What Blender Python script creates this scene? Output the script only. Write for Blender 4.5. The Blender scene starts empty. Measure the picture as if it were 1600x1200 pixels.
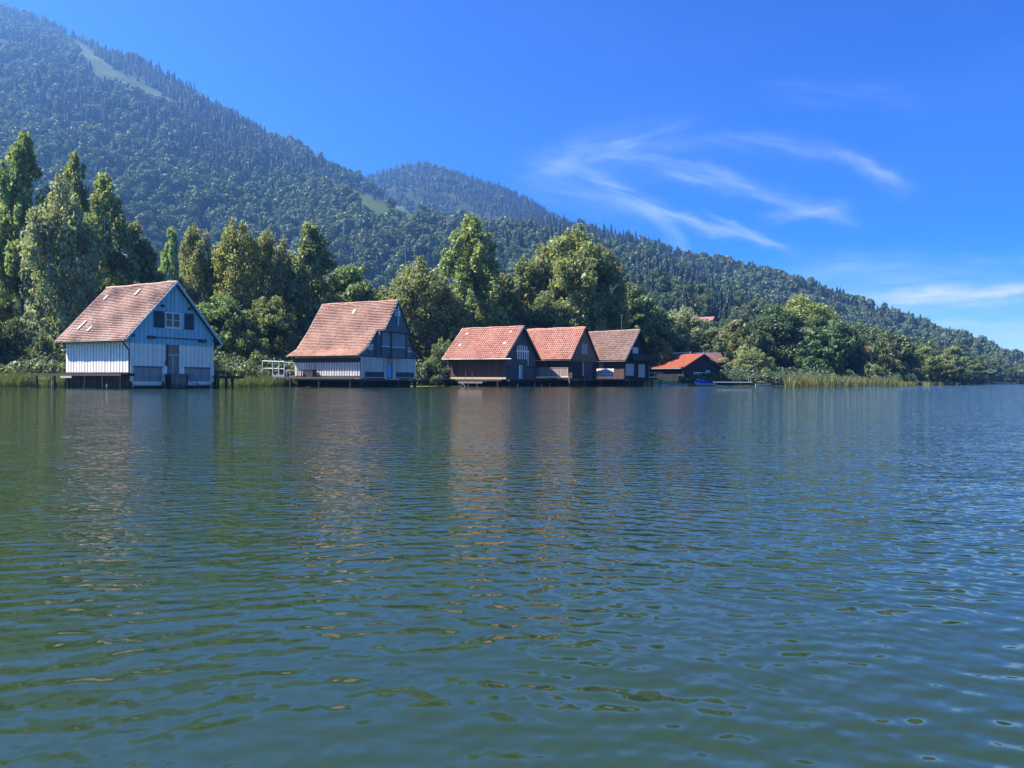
import bpy, math, random
import numpy as np
from mathutils import Vector, Matrix

random.seed(7)
sc = bpy.context.scene
col = sc.collection
R = math.radians

# ------------------------------------------------------------------ camera
FPX, CAMH = 1164.0, 0.8                 # focal length in 1600-px photo pixels, lens height over the water
HOR, ROLL = 595.0, 0.005
cam_d = bpy.data.cameras.new('camera')
cam_d.sensor_width = 36.0
cam_d.lens = 36.0 * FPX / 1600.0
cam_d.clip_start = 0.05
cam_d.clip_end = 20000
cam = bpy.data.objects.new('camera', cam_d)
col.objects.link(cam)
cam.location = (0, 0, CAMH)
cam.matrix_world = (Matrix.Translation((0, 0, CAMH)) @ Matrix.Rotation(R(90) - math.atan(5.0 / FPX), 4, 'X')
                    @ Matrix.Rotation(ROLL, 4, 'Z'))
sc.camera = cam

# ------------------------------------------------------------------ light
SUN_AZ, SUN_EL = R(180), R(49.5)          # azimuth counted from +X towards +Y
sun_dir = Vector((math.cos(SUN_EL) * math.cos(SUN_AZ), math.cos(SUN_EL) * math.sin(SUN_AZ), math.sin(SUN_EL)))
SUN_STRENGTH, SKY_STRENGTH = 5.0, 0.12
sd = bpy.data.lights.new('sun', 'SUN')
sd.energy = SUN_STRENGTH
sd.angle = R(0.5)
sd.color = (1.0, 0.95, 0.88)
so = bpy.data.objects.new('sun', sd)
col.objects.link(so)
so.rotation_euler = sun_dir.to_track_quat('Z', 'Y').to_euler()

vs = sc.view_settings
vs.view_transform = 'Standard'
vs.look = 'None'
vs.gamma = 1.0
vs.use_curve_mapping = False
vs.exposure = 1.58

sc.render.engine = 'CYCLES'
sc.cycles.use_denoising = True
sc.cycles.max_bounces = 6
sc.cycles.diffuse_bounces = 2
sc.cycles.glossy_bounces = 3
sc.cycles.transmission_bounces = 4
sc.cycles.transparent_max_bounces = 8
sc.cycles.volume_bounces = 0
sc.cycles.sample_clamp_indirect = 6.0
sc.cycles.caustics_reflective = False
sc.cycles.caustics_refractive = False

# ------------------------------------------------------------------ node helpers
class NT:
    def __init__(self, tree):
        self.t = tree
        tree.nodes.clear()
    def n(self, typ, **kw):
        nd = self.t.nodes.new(typ)
        for k, v in kw.items():
            setattr(nd, k, v)
        return nd
    def val(self, sock, v):
        if v is None:
            return
        if hasattr(v, 'is_linked') or isinstance(v, bpy.types.NodeSocket):
            self.t.links.new(v, sock)
        else:
            sock.default_value = v
    def math(self, op, a, b=None, c=None, clamp=False):
        nd = self.n('ShaderNodeMath', operation=op, use_clamp=clamp)
        for i, v in enumerate((a, b, c)):
            if v is not None:
                self.val(nd.inputs[i], v)
        return nd.outputs[0]
    def vmath(self, op, a, b=None, scale=None):
        nd = self.n('ShaderNodeVectorMath', operation=op)
        self.val(nd.inputs[0], a)
        if b is not None:
            self.val(nd.inputs[1], b)
        if scale is not None:
            self.val(nd.inputs['Scale'], scale)
        return nd.outputs['Value'] if op in ('DOT_PRODUCT', 'LENGTH') else nd.outputs[0]
    def noise(self, vec, scale, detail=2.0, rough=0.5, dist=0.0, dims='3D'):
        nd = self.n('ShaderNodeTexNoise', noise_dimensions=dims)
        if vec is not None:
            self.val(nd.inputs['Vector'], vec)
        self.val(nd.inputs['Scale'], scale)
        nd.inputs['Detail'].default_value = detail
        nd.inputs['Roughness'].default_value = rough
        nd.inputs['Distortion'].default_value = dist
        return nd.outputs['Fac']
    def mapping(self, vec, scale=(1, 1, 1), rot=(0, 0, 0), loc=(0, 0, 0)):
        nd = self.n('ShaderNodeMapping')
        self.val(nd.inputs['Vector'], vec)
        nd.inputs['Scale'].default_value = scale
        nd.inputs['Rotation'].default_value = rot
        nd.inputs['Location'].default_value = loc
        return nd.outputs[0]
    def mix(self, fac, a, b, blend='MIX'):
        nd = self.n('ShaderNodeMix', data_type='RGBA', blend_type=blend)
        self.val(nd.inputs[0], fac)
        self.val(nd.inputs[6], a)
        self.val(nd.inputs[7], b)
        return nd.outputs[2]
    def smooth(self, x, lo, hi, a=0.0, b=1.0):
        nd = self.n('ShaderNodeMapRange', interpolation_type='SMOOTHSTEP')
        self.val(nd.inputs[0], x)
        for i, v in zip((1, 2, 3, 4), (lo, hi, a, b)):
            self.val(nd.inputs[i], v)
        return nd.outputs[0]
    def lin(self, x, lo, hi, a=0.0, b=1.0):
        nd = self.n('ShaderNodeMapRange')
        self.val(nd.inputs[0], x)
        for i, v in zip((1, 2, 3, 4), (lo, hi, a, b)):
            self.val(nd.inputs[i], v)
        return nd.outputs[0]

def rgba(c):
    return (c[0], c[1], c[2], 1.0)

# ------------------------------------------------------------------ sky
world = bpy.data.worlds.new('World')
sc.world = world
world.use_nodes = True
w = NT(world.node_tree)
sky = w.n('ShaderNodeTexSky', sky_type='NISHITA')
sky.sun_disc = False
sky.sun_elevation = SUN_EL
sky.sun_rotation = math.atan2(sun_dir.x, sun_dir.y) % (2 * math.pi)
sky.altitude = 730
sky.air_density = 1.0
sky.dust_density = 0.35
sky.ozone_density = 2.2
hs = w.n('ShaderNodeHueSaturation')
hs.inputs['Saturation'].default_value = 1.5
hs.inputs['Value'].default_value = 1.0
w.val(hs.inputs['Color'], sky.outputs[0])
# thin cirrus: soft bent strokes laid out in azimuth and elevation (degrees), broken up by stretched noise
tc = w.n('ShaderNodeTexCoord')
sep = w.n('ShaderNodeSeparateXYZ')
w.val(sep.inputs[0], tc.outputs['Generated'])
az = w.math('MULTIPLY', w.math('ARCTAN2', sep.outputs[0], sep.outputs[1]), 180 / math.pi)
el = w.math('MULTIPLY', w.math('ARCSINE', sep.outputs[2]), 180 / math.pi)
ae = w.n('ShaderNodeCombineXYZ')
w.val(ae.inputs[0], az); w.val(ae.inputs[1], el)
warp = w.noise(ae.outputs[0], 0.16, 3.0, 0.55)
warp2 = w.noise(w.vmath('ADD', ae.outputs[0], (31.0, 7.0, 0)), 0.5, 3.0, 0.6)
def stroke(x0, y0, x1, y1, bend, width, power, seed, fuzz=1.0):
    """one wisp from photo pixel (x0,y0) to (x1,y1)"""
    def ang(px, py):
        X, Z = (px - 800) / FPX, (HOR - py) / FPX
        return math.degrees(math.atan(X)), math.degrees(math.atan2(Z, math.hypot(1, X)))
    a0, a1 = ang(x0, y0), ang(x1, y1)
    dx, dy = a1[0] - a0[0], a1[1] - a0[1]
    ln = math.hypot(dx, dy)
    ux, uy = dx / ln, dy / ln
    rx, ry = w.math('SUBTRACT', az, a0[0]), w.math('SUBTRACT', el, a0[1])
    s = w.math('DIVIDE', w.math('ADD', w.math('MULTIPLY', rx, ux), w.math('MULTIPLY', ry, uy)), ln)
    t = w.math('ADD', w.math('MULTIPLY', rx, -uy), w.math('MULTIPLY', ry, ux))
    t = w.math('ADD', t, w.math('MULTIPLY', w.math('SUBTRACT', warp, 0.5), 2.0 * fuzz))
    t = w.math('ADD', t, w.math('MULTIPLY', w.math('SUBTRACT', warp2, 0.5), 0.9 * fuzz))
    u = w.math('MULTIPLY', s, w.math('SUBTRACT', 1.0, s))
    t = w.math('SUBTRACT', t, w.math('MULTIPLY', u, 4 * bend))
    g = w.math('DIVIDE', t, width)
    g = w.math('EXPONENT', w.math('MULTIPLY', w.math('MULTIPLY', g, g), -1.0))
    win = w.math('MULTIPLY', w.smooth(s, -0.12, 0.3), w.smooth(s, 1.1, 0.75))
    rot = -math.atan2(uy, ux)
    fib = w.noise(w.mapping(w.mapping(ae.outputs[0], (1, 1, 1), (0, 0, rot)), (0.16, 1.5, 1), (0, 0, 0), (seed, seed * 2.3, 0)), 1.0, 7.0, 0.66, 0.5)
    fib = w.smooth(fib, 0.22, 0.75)
    return w.math('MULTIPLY', w.math('MULTIPLY', w.math('MULTIPLY', g, win), fib), power)
STROKES = [
    (830, 258, 1000, 300, 0.3, 0.6, 0.50, 1.0), (850, 262, 1010, 222, 0.4, 0.45, 0.4, 20.0), (900, 240, 1180, 290, 0.6, 0.35, 0.35, 21.0), (1100, 330, 1225, 385, -0.2, 0.25, 0.5, 22.0), (1230, 325, 1340, 352, 0.3, 0.35, 0.35, 23.0), (880, 300, 1060, 345, 0.5, 0.35, 0.35, 24.0), (1290, 240, 1400, 285, 0.3, 0.25, 0.4, 25.0),
    (1380, 462, 1700, 436, -0.1, 0.22, 0.9, 26.0), (1450, 560, 1700, 548, 0.0, 0.5, 0.5, 27.0), (940, 285, 1240, 388, -0.35, 0.42, 0.70, 1.5), (960, 318, 1085, 400, 0.75, 0.45, 0.55, 2.0), (810, 268, 1100, 205, 0.5, 1.3, 0.30, 3.0),
    (1080, 222, 1420, 300, 1.5, 0.55, 0.36, 4.0), (1330, 262, 1425, 305, 0.2, 0.4, 0.35, 4.4), (1000, 265, 1350, 345, 0.5, 0.7, 0.36, 5.0), (1180, 348, 1330, 318, 0.2, 0.5, 0.36, 6.0),
    (800, 282, 1010, 340, 0.2, 1.0, 0.30, 7.0), (1020, 275, 1250, 320, 0.4, 0.35, 0.30, 7.7),
    (1295, 475, 1700, 430, -0.3, 0.55, 1.1, 8.0), (1320, 462, 1640, 452, 0.2, 0.9, 0.5, 8.5), (1420, 504, 1700, 494, 0.0, 0.28, 0.9, 9.0), (1220, 425, 1450, 412, 0.1, 0.9, 0.35, 10.0),
    (1330, 540, 1700, 522, 0.1, 1.0, 0.7, 11.0), (1500, 405, 1700, 396, 0.0, 0.35, 0.45, 12.0), (1180, 140, 1450, 150, 0.2, 0.8, 0.13, 13.0),
    (1250, 462, 1520, 470, 0.0, 1.0, 0.30, 14.0), (1210, 425, 1600, 440, 0.2, 1.2, 0.22, 15.0),
]
tot = None
for st in STROKES:
    o_ = stroke(*st)
    tot = o_ if tot is None else w.math('ADD', tot, o_)
veil = w.noise(w.mapping(ae.outputs[0], (0.06, 0.16, 1), (0, 0, 0.2)), 1.0, 4.0, 0.6, 0.4)
veil = w.math('MULTIPLY', w.smooth(veil, 0.42, 0.85), w.math('MULTIPLY', w.smooth(el, 2, 10), 0.05))
tot = w.math('ADD', tot, w.math('MULTIPLY', veil, w.smooth(az, -6, 12)))
tot = w.math('MULTIPLY', tot, 0.58, clamp=True)
tint = w.mix(w.smooth(el, 0.0, 13.0), (0.46, 0.60, 0.80, 1), (0.07, 0.395, 0.76, 1))       # paler towards the horizon, deeper above, all round
tint = w.mix(w.smooth(el, 9.0, 42.0), tint, (0.015, 0.215, 0.48, 1))
grade = w.mix(1.0, hs.outputs[0], tint, 'MULTIPLY')
skyc = w.mix(tot, grade, (3.6, 4.1, 4.9, 1))
bg = w.n('ShaderNodeBackground')
w.val(bg.inputs['Color'], skyc)
bg.inputs['Strength'].default_value = SKY_STRENGTH
wo = w.n('ShaderNodeOutputWorld')
w.val(wo.inputs['Surface'], bg.outputs[0])

# ------------------------------------------------------------------ object helpers
def tag(o, label=None, cat=None, group=None, kind=None):
    if label: o['label'] = label
    if cat: o['category'] = cat
    if group: o['group'] = group
    if kind: o['kind'] = kind
    return o

def empty(name, loc, rz=0.0):
    o = bpy.data.objects.new(name, None)
    o.empty_display_size = 0.3
    col.objects.link(o)
    o.location = loc
    o.rotation_euler = (0, 0, rz)
    return o

def mesh_np(name, verts, faces, mat, smooth=False):
    """verts (n,3), faces (m,k) arrays of one face size"""
    me = bpy.data.meshes.new(name)
    verts = np.asarray(verts, np.float32); faces = np.asarray(faces, np.int32)
    m, k = faces.shape
    me.vertices.add(len(verts)); me.vertices.foreach_set('co', verts.ravel())
    me.loops.add(m * k); me.loops.foreach_set('vertex_index', faces.ravel())
    me.polygons.add(m); me.polygons.foreach_set('loop_start', np.arange(0, m * k, k, dtype=np.int32))
    me.polygons.foreach_set('loop_total', np.full(m, k, np.int32))
    if smooth:
        me.polygons.foreach_set('use_smooth', np.ones(m, bool))
    me.update(calc_edges=True)
    if mat: me.materials.append(mat)
    return me

def link(name, me, parent=None):
    o = bpy.data.objects.new(name, me)
    col.objects.link(o)
    if parent: o.parent = parent
    return o

class MB:
    def __init__(self):
        self.v, self.f = [], []
    def poly(self, pts):
        b = len(self.v); self.v += [tuple(p) for p in pts]
        self.f.append(tuple(range(b, b + len(pts))))
        return self
    def box(self, x0, x1, y0, y1, z0, z1):
        b = len(self.v)
        self.v += [(x, y, z) for z in (z0, z1) for x, y in ((x0, y0), (x1, y0), (x1, y1), (x0, y1))]
        self.f += [tuple(b + i for i in q) for q in ((3, 2, 1, 0), (4, 5, 6, 7), (0, 1, 5, 4), (1, 2, 6, 5), (2, 3, 7, 6), (3, 0, 4, 7))]
        return self
    def prism(self, pts, vec):
        """closed solid: polygon pts (3d) pushed along vec"""
        n = len(pts); b = len(self.v); v = Vector(vec)
        self.v += [tuple(p) for p in pts] + [tuple(Vector(p) + v) for p in pts]
        self.f.append(tuple(b + i for i in reversed(range(n))))
        self.f.append(tuple(b + n + i for i in range(n)))
        for i in range(n):
            j = (i + 1) % n
            self.f.append((b + i, b + j, b + n + j, b + n + i))
        return self
    def bar(self, p, q, wd, ht):
        p, q = Vector(p), Vector(q); d = (q - p).normalized()
        s = d.cross(Vector((0, 0, 1)))
        s = Vector((1, 0, 0)) if s.length < 1e-4 else s.normalized()
        t = s.cross(d)
        a = [p + s * wd / 2 * i + t * ht / 2 * j for i, j in ((-1, -1), (1, -1), (1, 1), (-1, 1))]
        return self.prism(a, q - p)
    def tube(self, p, q, r0, r1=None, n=8):
        r1 = r0 if r1 is None else r1
        p, q = Vector(p), Vector(q); d = (q - p).normalized()
        s = d.cross(Vector((0.13, 0.9, 0.41))).normalized(); t = s.cross(d)
        b = len(self.v)
        for c, r in ((p, r0), (q, r1)):
            for i in range(n):
                a = 2 * math.pi * i / n
                self.v.append(tuple(c + s * r * math.cos(a) + t * r * math.sin(a)))
        for i in range(n):
            j = (i + 1) % n
            self.f.append((b + j, b + i, b + n + i, b + n + j))
        self.f.append(tuple(b + i for i in range(n)))
        self.f.append(tuple(b + n + i for i in reversed(range(n))))
        return self
    def path(self, pts, r0, r1=None, n=7):
        r1 = r0 if r1 is None else r1
        k = len(pts) - 1
        for i in range(k):
            self.tube(pts[i], pts[i + 1], r0 + (r1 - r0) * i / k, r0 + (r1 - r0) * (i + 1) / k, n)
        return self
    def mesh(self, name, mat):
        me = bpy.data.meshes.new(name)
        me.from_pydata(self.v, [], self.f)
        me.update()
        if mat: me.materials.append(mat)
        return me
    def build(self, name, mat, parent=None, kind=None):
        o = link(name, self.mesh(name, mat), parent)
        if kind: o['kind'] = kind
        return o

def at(px, py, Y):
    """photo pixel + distance -> world point (used only to measure where things stand)"""
    a, b = px - 800, py - 600
    ix, iy = a + ROLL * b, b - ROLL * a
    return Vector((ix / FPX * Y, Y, CAMH - (iy + 5) / FPX * Y))
def ground_x(px, Y):
    return (px - 800) / FPX * Y
def pix(x, y, z):
    ix = FPX * x / y; iy = -FPX * (z - CAMH) / y - 5
    return 800 + ix - ROLL * iy, 600 + iy + ROLL * ix

# ------------------------------------------------------------------ materials
def new_mat(name):
    m = bpy.data.materials.new(name)
    m.use_nodes = True
    return m, NT(m.node_tree)

def finish(t, base, rough=0.7, bump=None, bump_d=0.01, spec=0.3, metal=0.0):
    p = t.n('ShaderNodeBsdfPrincipled')
    t.val(p.inputs['Base Color'], base)
    t.val(p.inputs['Roughness'], rough)
    t.val(p.inputs['Specular IOR Level'], spec)
    t.val(p.inputs['Metallic'], metal)
    if bump is not None:
        b = t.n('ShaderNodeBump')
        b.inputs['Strength'].default_value = 1.0
        b.inputs['Distance'].default_value = bump_d
        t.val(b.inputs['Height'], bump)
        t.val(p.inputs['Normal'], b.outputs[0])
    o = t.n('ShaderNodeOutputMaterial')
    t.val(o.inputs['Surface'], p.outputs[0])
    return p

def mat_wood(name, c, dirt=(0.12, 0.10, 0.09), var=0.18, wear=0.35, rough=0.75):
    """painted or bare boards: grain along Z, stains, a different tone per board"""
    m, t = new_mat(name)
    tc = t.n('ShaderNodeTexCoord'); oi = t.n('ShaderNodeObjectInfo')
    gv = t.vmath('ADD', tc.outputs['Object'], t.vmath('SCALE', (13.1, 7.7, 3.3), scale=oi.outputs['Random']))
    grain = t.noise(t.mapping(gv, (14, 14, 0.8)), 2.0, 4, 0.6)
    stain = t.noise(gv, 0.9, 5, 0.65)
    k = t.math('ADD', t.math('MULTIPLY', t.math('SUBTRACT', oi.outputs['Random'], 0.5), var * 2), t.math('MULTIPLY', t.math('SUBTRACT', grain, 0.5), 0.35))
    k = t.math('ADD', k, 1.0)
    cc = t.vmath('SCALE', c, scale=k)
    f = t.math('MULTIPLY', t.smooth(stain, 0.5, 0.82), wear)
    base = t.mix(f, cc, rgba(dirt))
    sp_ = t.n('ShaderNodeSeparateXYZ'); t.val(sp_.inputs[0], tc.outputs['Object'])
    alg = t.math('MULTIPLY', t.smooth(t.math('ADD', sp_.outputs[2], t.math('MULTIPLY', t.math('SUBTRACT', stain, 0.5), 1.1)), 0.55, 0.10), 0.75)
    base = t.mix(alg, base, (0.035, 0.04, 0.022, 1))
    finish(t, base, rough, grain, 0.004)
    return m

def mat_plain(name, c, rough=0.5, spec=0.3, metal=0.0, var=0.12, scale=6.0):
    m, t = new_mat(name)
    tc = t.n('ShaderNodeTexCoord')
    nz = t.noise(tc.outputs['Object'], scale, 4, 0.6)
    k = t.math('ADD', t.math('MULTIPLY', t.math('SUBTRACT', nz, 0.5), var * 2), 1.0)
    finish(t, t.vmath('SCALE', c, scale=k), rough, None, spec=spec, metal=metal)
    return m

def mat_tiles(name, c1, c2, c3, moss=(0.10, 0.10, 0.06), moss_amt=0.4):
    m, t = new_mat(name)
    ge = t.n('ShaderNodeNewGeometry'); tc = t.n('ShaderNodeTexCoord')
    r = ge.outputs['Random Per Island']
    cr = t.n('ShaderNodeValToRGB')
    t.val(cr.inputs[0], r)
    cr.color_ramp.elements[0].color = rgba(c1); cr.color_ramp.elements[1].color = rgba(c3)
    e = cr.color_ramp.elements.new(0.55); e.color = rgba(c2)
    big = t.noise(tc.outputs['Object'], 0.55, 5, 0.62)
    fine = t.noise(tc.outputs['Object'], 9.0, 3, 0.6)
    sp = t.noise(t.mapping(tc.outputs['Object'], (2.0, 0.9, 0.5)), 1.3, 4, 0.7)
    b = t.mix(t.math('MULTIPLY', t.smooth(sp, 0.50, 0.74), moss_amt), cr.outputs[0], rgba(moss))
    k = t.math('ADD', 0.72, t.math('ADD', t.math('MULTIPLY', big, 0.35), t.math('MULTIPLY', fine, 0.2)))
    finish(t, t.vmath('SCALE', b, scale=k), 0.8, fine, 0.006, spec=0.25)
    return m

def mat_glass(name, tint=(0.012, 0.016, 0.02)):
    m, t = new_mat(name)
    finish(t, rgba(tint), 0.06, None, spec=0.6)
    return m

def mat_leaf(name, c, hue=0.03, val=0.35, trans=0.35):
    """foliage: tone per leaf and per tree (object colour tints it)"""
    m, t = new_mat(name)
    ge = t.n('ShaderNodeNewGeometry'); oi = t.n('ShaderNodeObjectInfo')
    r = ge.outputs['Random Per Island']
    h = t.n('ShaderNodeHueSaturation')
    t.val(h.inputs['Hue'], t.math('ADD', 0.5, t.math('MULTIPLY', t.math('SUBTRACT', oi.outputs['Random'], 0.5), hue * 2)))
    h.inputs['Saturation'].default_value = 1.0
    t.val(h.inputs['Value'], t.math('ADD', 1 - val, t.math('MULTIPLY', r, 2 * val)))
    t.val(h.inputs['Color'], t.mix(1.0, rgba(c), oi.outputs['Color'], 'MULTIPLY'))
    d = t.n('ShaderNodeBsdfDiffuse'); t.val(d.inputs[0], h.outputs[0])
    tr = t.n('ShaderNodeBsdfTranslucent'); t.val(tr.inputs[0], t.mix(1.0, h.outputs[0], (1.2, 1.15, 0.55, 1), 'MULTIPLY'))
    mx = t.n('ShaderNodeMixShader'); mx.inputs[0].default_value = trans
    t.t.links.new(d.outputs[0], mx.inputs[1]); t.t.links.new(tr.outputs[0], mx.inputs[2])
    gl = t.n('ShaderNodeBsdfGlossy'); gl.inputs['Roughness'].default_value = 0.45; gl.inputs[0].default_value = (0.6, 0.62, 0.6, 1)
    m2 = t.n('ShaderNodeMixShader'); m2.inputs[0].default_value = 0.035
    t.t.links.new(mx.outputs[0], m2.inputs[1]); t.t.links.new(gl.outputs[0], m2.inputs[2])
    o = t.n('ShaderNodeOutputMaterial'); t.t.links.new(m2.outputs[0], o.inputs[0])
    return m

M = {}
M['white'] = mat_wood('white_boards', (0.88, 0.78, 0.66), (0.5, 0.43, 0.36), 0.07, 0.5)
M['side_white'] = mat_wood('white_side_boards', (0.88, 0.80, 0.69), (0.5, 0.47, 0.43), 0.04, 0.2)
M['blue'] = mat_wood('blue_boards', (0.29, 0.50, 0.60), (0.19, 0.34, 0.42), 0.08, 0.3)
M['navy'] = mat_wood('dark_blue_shutter', (0.03, 0.045, 0.07), (0.02, 0.03, 0.04), 0.1, 0.2, 0.55)
M['greywhite'] = mat_wood('grey_white_boards', (0.60, 0.55, 0.49), (0.3, 0.27, 0.24), 0.12, 0.4)
M['slate'] = mat_wood('slate_blue_boards', (0.115, 0.145, 0.165), (0.06, 0.07, 0.08), 0.14, 0.4)
M['slatepale'] = mat_wood('pale_slate_panel', (0.20, 0.24, 0.29), (0.12, 0.14, 0.17), 0.08, 0.25)
M['mauve'] = mat_wood('mauve_panel', (0.25, 0.22, 0.27), (0.15, 0.14, 0.17), 0.05, 0.25)
M['dark'] = mat_wood('dark_stained_boards', (0.045, 0.035, 0.032), (0.02, 0.017, 0.016), 0.2, 0.4)
M['darkbrown'] = mat_wood('dark_brown_boards', (0.095, 0.055, 0.043), (0.04, 0.03, 0.027), 0.2, 0.4)
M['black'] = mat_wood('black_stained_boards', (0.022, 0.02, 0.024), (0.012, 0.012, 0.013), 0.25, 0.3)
M['greygreen'] = mat_wood('grey_green_boards', (0.065, 0.085, 0.09), (0.035, 0.045, 0.05), 0.15, 0.4)
M['ochre'] = mat_wood('ochre_brown_boards', (0.17, 0.115, 0.065), (0.09, 0.06, 0.04), 0.1, 0.3)
M['weathered'] = mat_wood('weathered_grey_wood', (0.22, 0.19, 0.165), (0.09, 0.08, 0.07), 0.2, 0.5)
M['gatewood'] = mat_wood('pinkish_grey_gate_boards', (0.36, 0.30, 0.29), (0.17, 0.15, 0.15), 0.12, 0.5)
M['palewood'] = mat_wood('pale_new_wood', (0.55, 0.43, 0.27), (0.35, 0.27, 0.17), 0.1, 0.3)
M['trim'] = mat_wood('white_trim', (0.78, 0.78, 0.77), (0.5, 0.5, 0.5), 0.03, 0.15)
M['slatbrown'] = mat_wood('brown_slats', (0.42, 0.30, 0.24), (0.2, 0.14, 0.11), 0.2, 0.4)
M['post'] = mat_wood('wet_dark_piles', (0.05, 0.042, 0.035), (0.025, 0.022, 0.02), 0.2, 0.5)
M['glass'] = mat_glass('window_glass')
M['curtain'] = mat_plain('white_curtain', (0.7, 0.7, 0.72), 0.9, 0.1)
M['metal'] = mat_plain('grey_metal', (0.28, 0.27, 0.26), 0.45, 0.5, 0.7)
M['brownmetal'] = mat_plain('brown_gutter', (0.10, 0.07, 0.06), 0.45, 0.5, 0.2)
M['whitemetal'] = mat_plain('white_painted_metal', (0.78, 0.78, 0.76), 0.4, 0.4)
M['bluedoor'] = mat_wood('bright_blue_door', (0.14, 0.40, 0.72), (0.1, 0.3, 0.55), 0.04, 0.2, 0.5)
M['paleblue'] = mat_wood('pale_blue_door', (0.42, 0.52, 0.60), (0.3, 0.36, 0.42), 0.05, 0.2, 0.5)
M['bluegrey'] = mat_wood('blue_grey_shutter', (0.22, 0.30, 0.32), (0.14, 0.19, 0.2), 0.05, 0.2, 0.5)
M['glasstile'] = mat_plain('pale_glass_tile', (0.46, 0.41, 0.36), 0.4, 0.5)
M['tile_old'] = mat_tiles('old_plain_tiles', (0.44, 0.235, 0.17), (0.50, 0.295, 0.215), (0.54, 0.36, 0.265), (0.28, 0.235, 0.16), 0.55)
M['tile_orange'] = mat_tiles('orange_plain_tiles', (0.46, 0.225, 0.15), (0.51, 0.275, 0.19), (0.53, 0.325, 0.235), (0.29, 0.20, 0.145), 0.5)
M['tile_red'] = mat_tiles('red_pantiles', (0.50, 0.19, 0.12), (0.58, 0.275, 0.19), (0.58, 0.32, 0.24), (0.32, 0.16, 0.12), 0.25)
M['tile_brown'] = mat_tiles('brown_pantiles', (0.27, 0.155, 0.115), (0.33, 0.21, 0.16), (0.38, 0.265, 0.21), (0.17, 0.125, 0.10), 0.35)
M['tile_bright'] = mat_tiles('bright_red_roofing', (0.33, 0.085, 0.045), (0.36, 0.10, 0.055), (0.30, 0.10, 0.06), (0.22, 0.09, 0.06), 0.35)
M['tile_dull'] = mat_tiles('dull_red_roofing', (0.30, 0.12, 0.10), (0.33, 0.14, 0.12), (0.30, 0.16, 0.14), (0.18, 0.11, 0.09), 0.3)
M['underroof'] = mat_wood('roof_boarding', (0.10, 0.075, 0.06), (0.05, 0.04, 0.035), 0.1, 0.4)
M['bark'] = mat_wood('bark', (0.085, 0.07, 0.055), (0.04, 0.035, 0.03), 0.15, 0.5, 0.9)
M['birchbark'] = mat_wood('pale_bark', (0.36, 0.34, 0.31), (0.07, 0.06, 0.055), 0.15, 0.8, 0.85)
M['cover'] = mat_plain('blue_boat_cover', (0.012, 0.05, 0.36), 0.5, 0.3, 0, 0.2, 2.0)
M['stone'] = mat_plain('pale_stone', (0.42, 0.41, 0.38), 0.9, 0.2, 0, 0.4, 2.0)
M['plaster'] = mat_plain('white_plaster', (0.75, 0.73, 0.69), 0.9, 0.2)
M['leaf'] = mat_leaf('leaves', (0.24, 0.28, 0.13), 0.03, 0.38, 0.48)
M['needle'] = mat_leaf('needles', (0.024, 0.045, 0.028), 0.03, 0.35, 0.12)
M['farleaf'] = mat_leaf('hillside_leaves', (0.115, 0.165, 0.072), 0.03, 0.25, 0.30)
M['reed'] = mat_leaf('reed_blades', (0.17, 0.185, 0.07), 0.0, 0.45, 0.3)
M['lily'] = mat_leaf('floating_leaves', (0.34, 0.38, 0.13), 0.0, 0.3, 0.1)
# ------------------------------------------------------------------ water
m, t = new_mat('lake_water')
ge = t.n('ShaderNodeNewGeometry')
P_ = ge.outputs['Position']
slope = None
# ripple trains: (heading of travel in degrees, spacing m, crest length factor, slope)
# heading, spacing (m), slope, which side of the lake it is strongest on
TRAINS = [(115, 0.135, 0.068, -1), (101, 0.092, 0.052, -1), (63, 0.145, 0.070, 1), (79, 0.097, 0.053, 1), (92, 0.070, 0.040, 0), (48, 0.062, 0.034, 0), (134, 0.055, 0.030, 0), (88, 0.34, 0.034, 0), (25, 0.09, 0.026, 0)]
gust = t.noise(t.mapping(P_, (0.05, 0.10, 1.0)), 1.0, 3, 0.6)
gust2 = t.noise(P_, 0.7, 3, 0.6)
gamp = t.math('MULTIPLY', t.smooth(gust, 0.3, 0.72, 0.75, 1.2), t.smooth(gust2, 0.3, 0.7, 0.65, 1.15))
sxyz = t.n('ShaderNodeSeparateXYZ'); t.val(sxyz.inputs[0], P_)
side = t.smooth(t.math('ADD', sxyz.outputs[0], t.math('MULTIPLY', t.math('SUBTRACT', gust2, 0.5), 6.0)), -2.5, 2.5)
for i, (hd, lam, sl, sd_) in enumerate(TRAINS):
    a = R(hd)
    d = (math.cos(a), math.sin(a), 0)
    run = t.vmath('DOT_PRODUCT', P_, d)
    off = (i * 17.3, i * 9.1, 0)
    wob = t.noise(t.vmath('ADD', P_, off), 0.42 / lam, 2.0, 0.5)            # crests bend and end
    wob2 = t.noise(t.vmath('ADD', P_, off), 0.09 / lam, 1.0, 0.5)
    ph = t.math('ADD', t.math('MULTIPLY', run, 2 * math.pi / lam), t.math('ADD', t.math('MULTIPLY', wob, 9.0), t.math('MULTIPLY', wob2, 16.0)))
    amp = t.smooth(t.noise(t.vmath('ADD', P_, (i * 5.7 + 40, i * 3.3, 0)), 0.30 / lam, 1.0, 0.5), 0.30, 0.70, 0.25 * sl, 1.75 * sl)
    s_ = t.math('MULTIPLY', t.math('SINE', ph), amp)
    if sd_:
        s_ = t.math('MULTIPLY', s_, t.lin(side, 0, 1, 1.15 if sd_ < 0 else 0.45, 0.45 if sd_ < 0 else 1.15))
    v_ = t.vmath('SCALE', d, scale=s_)
    slope = v_ if slope is None else t.vmath('ADD', slope, v_)
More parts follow.
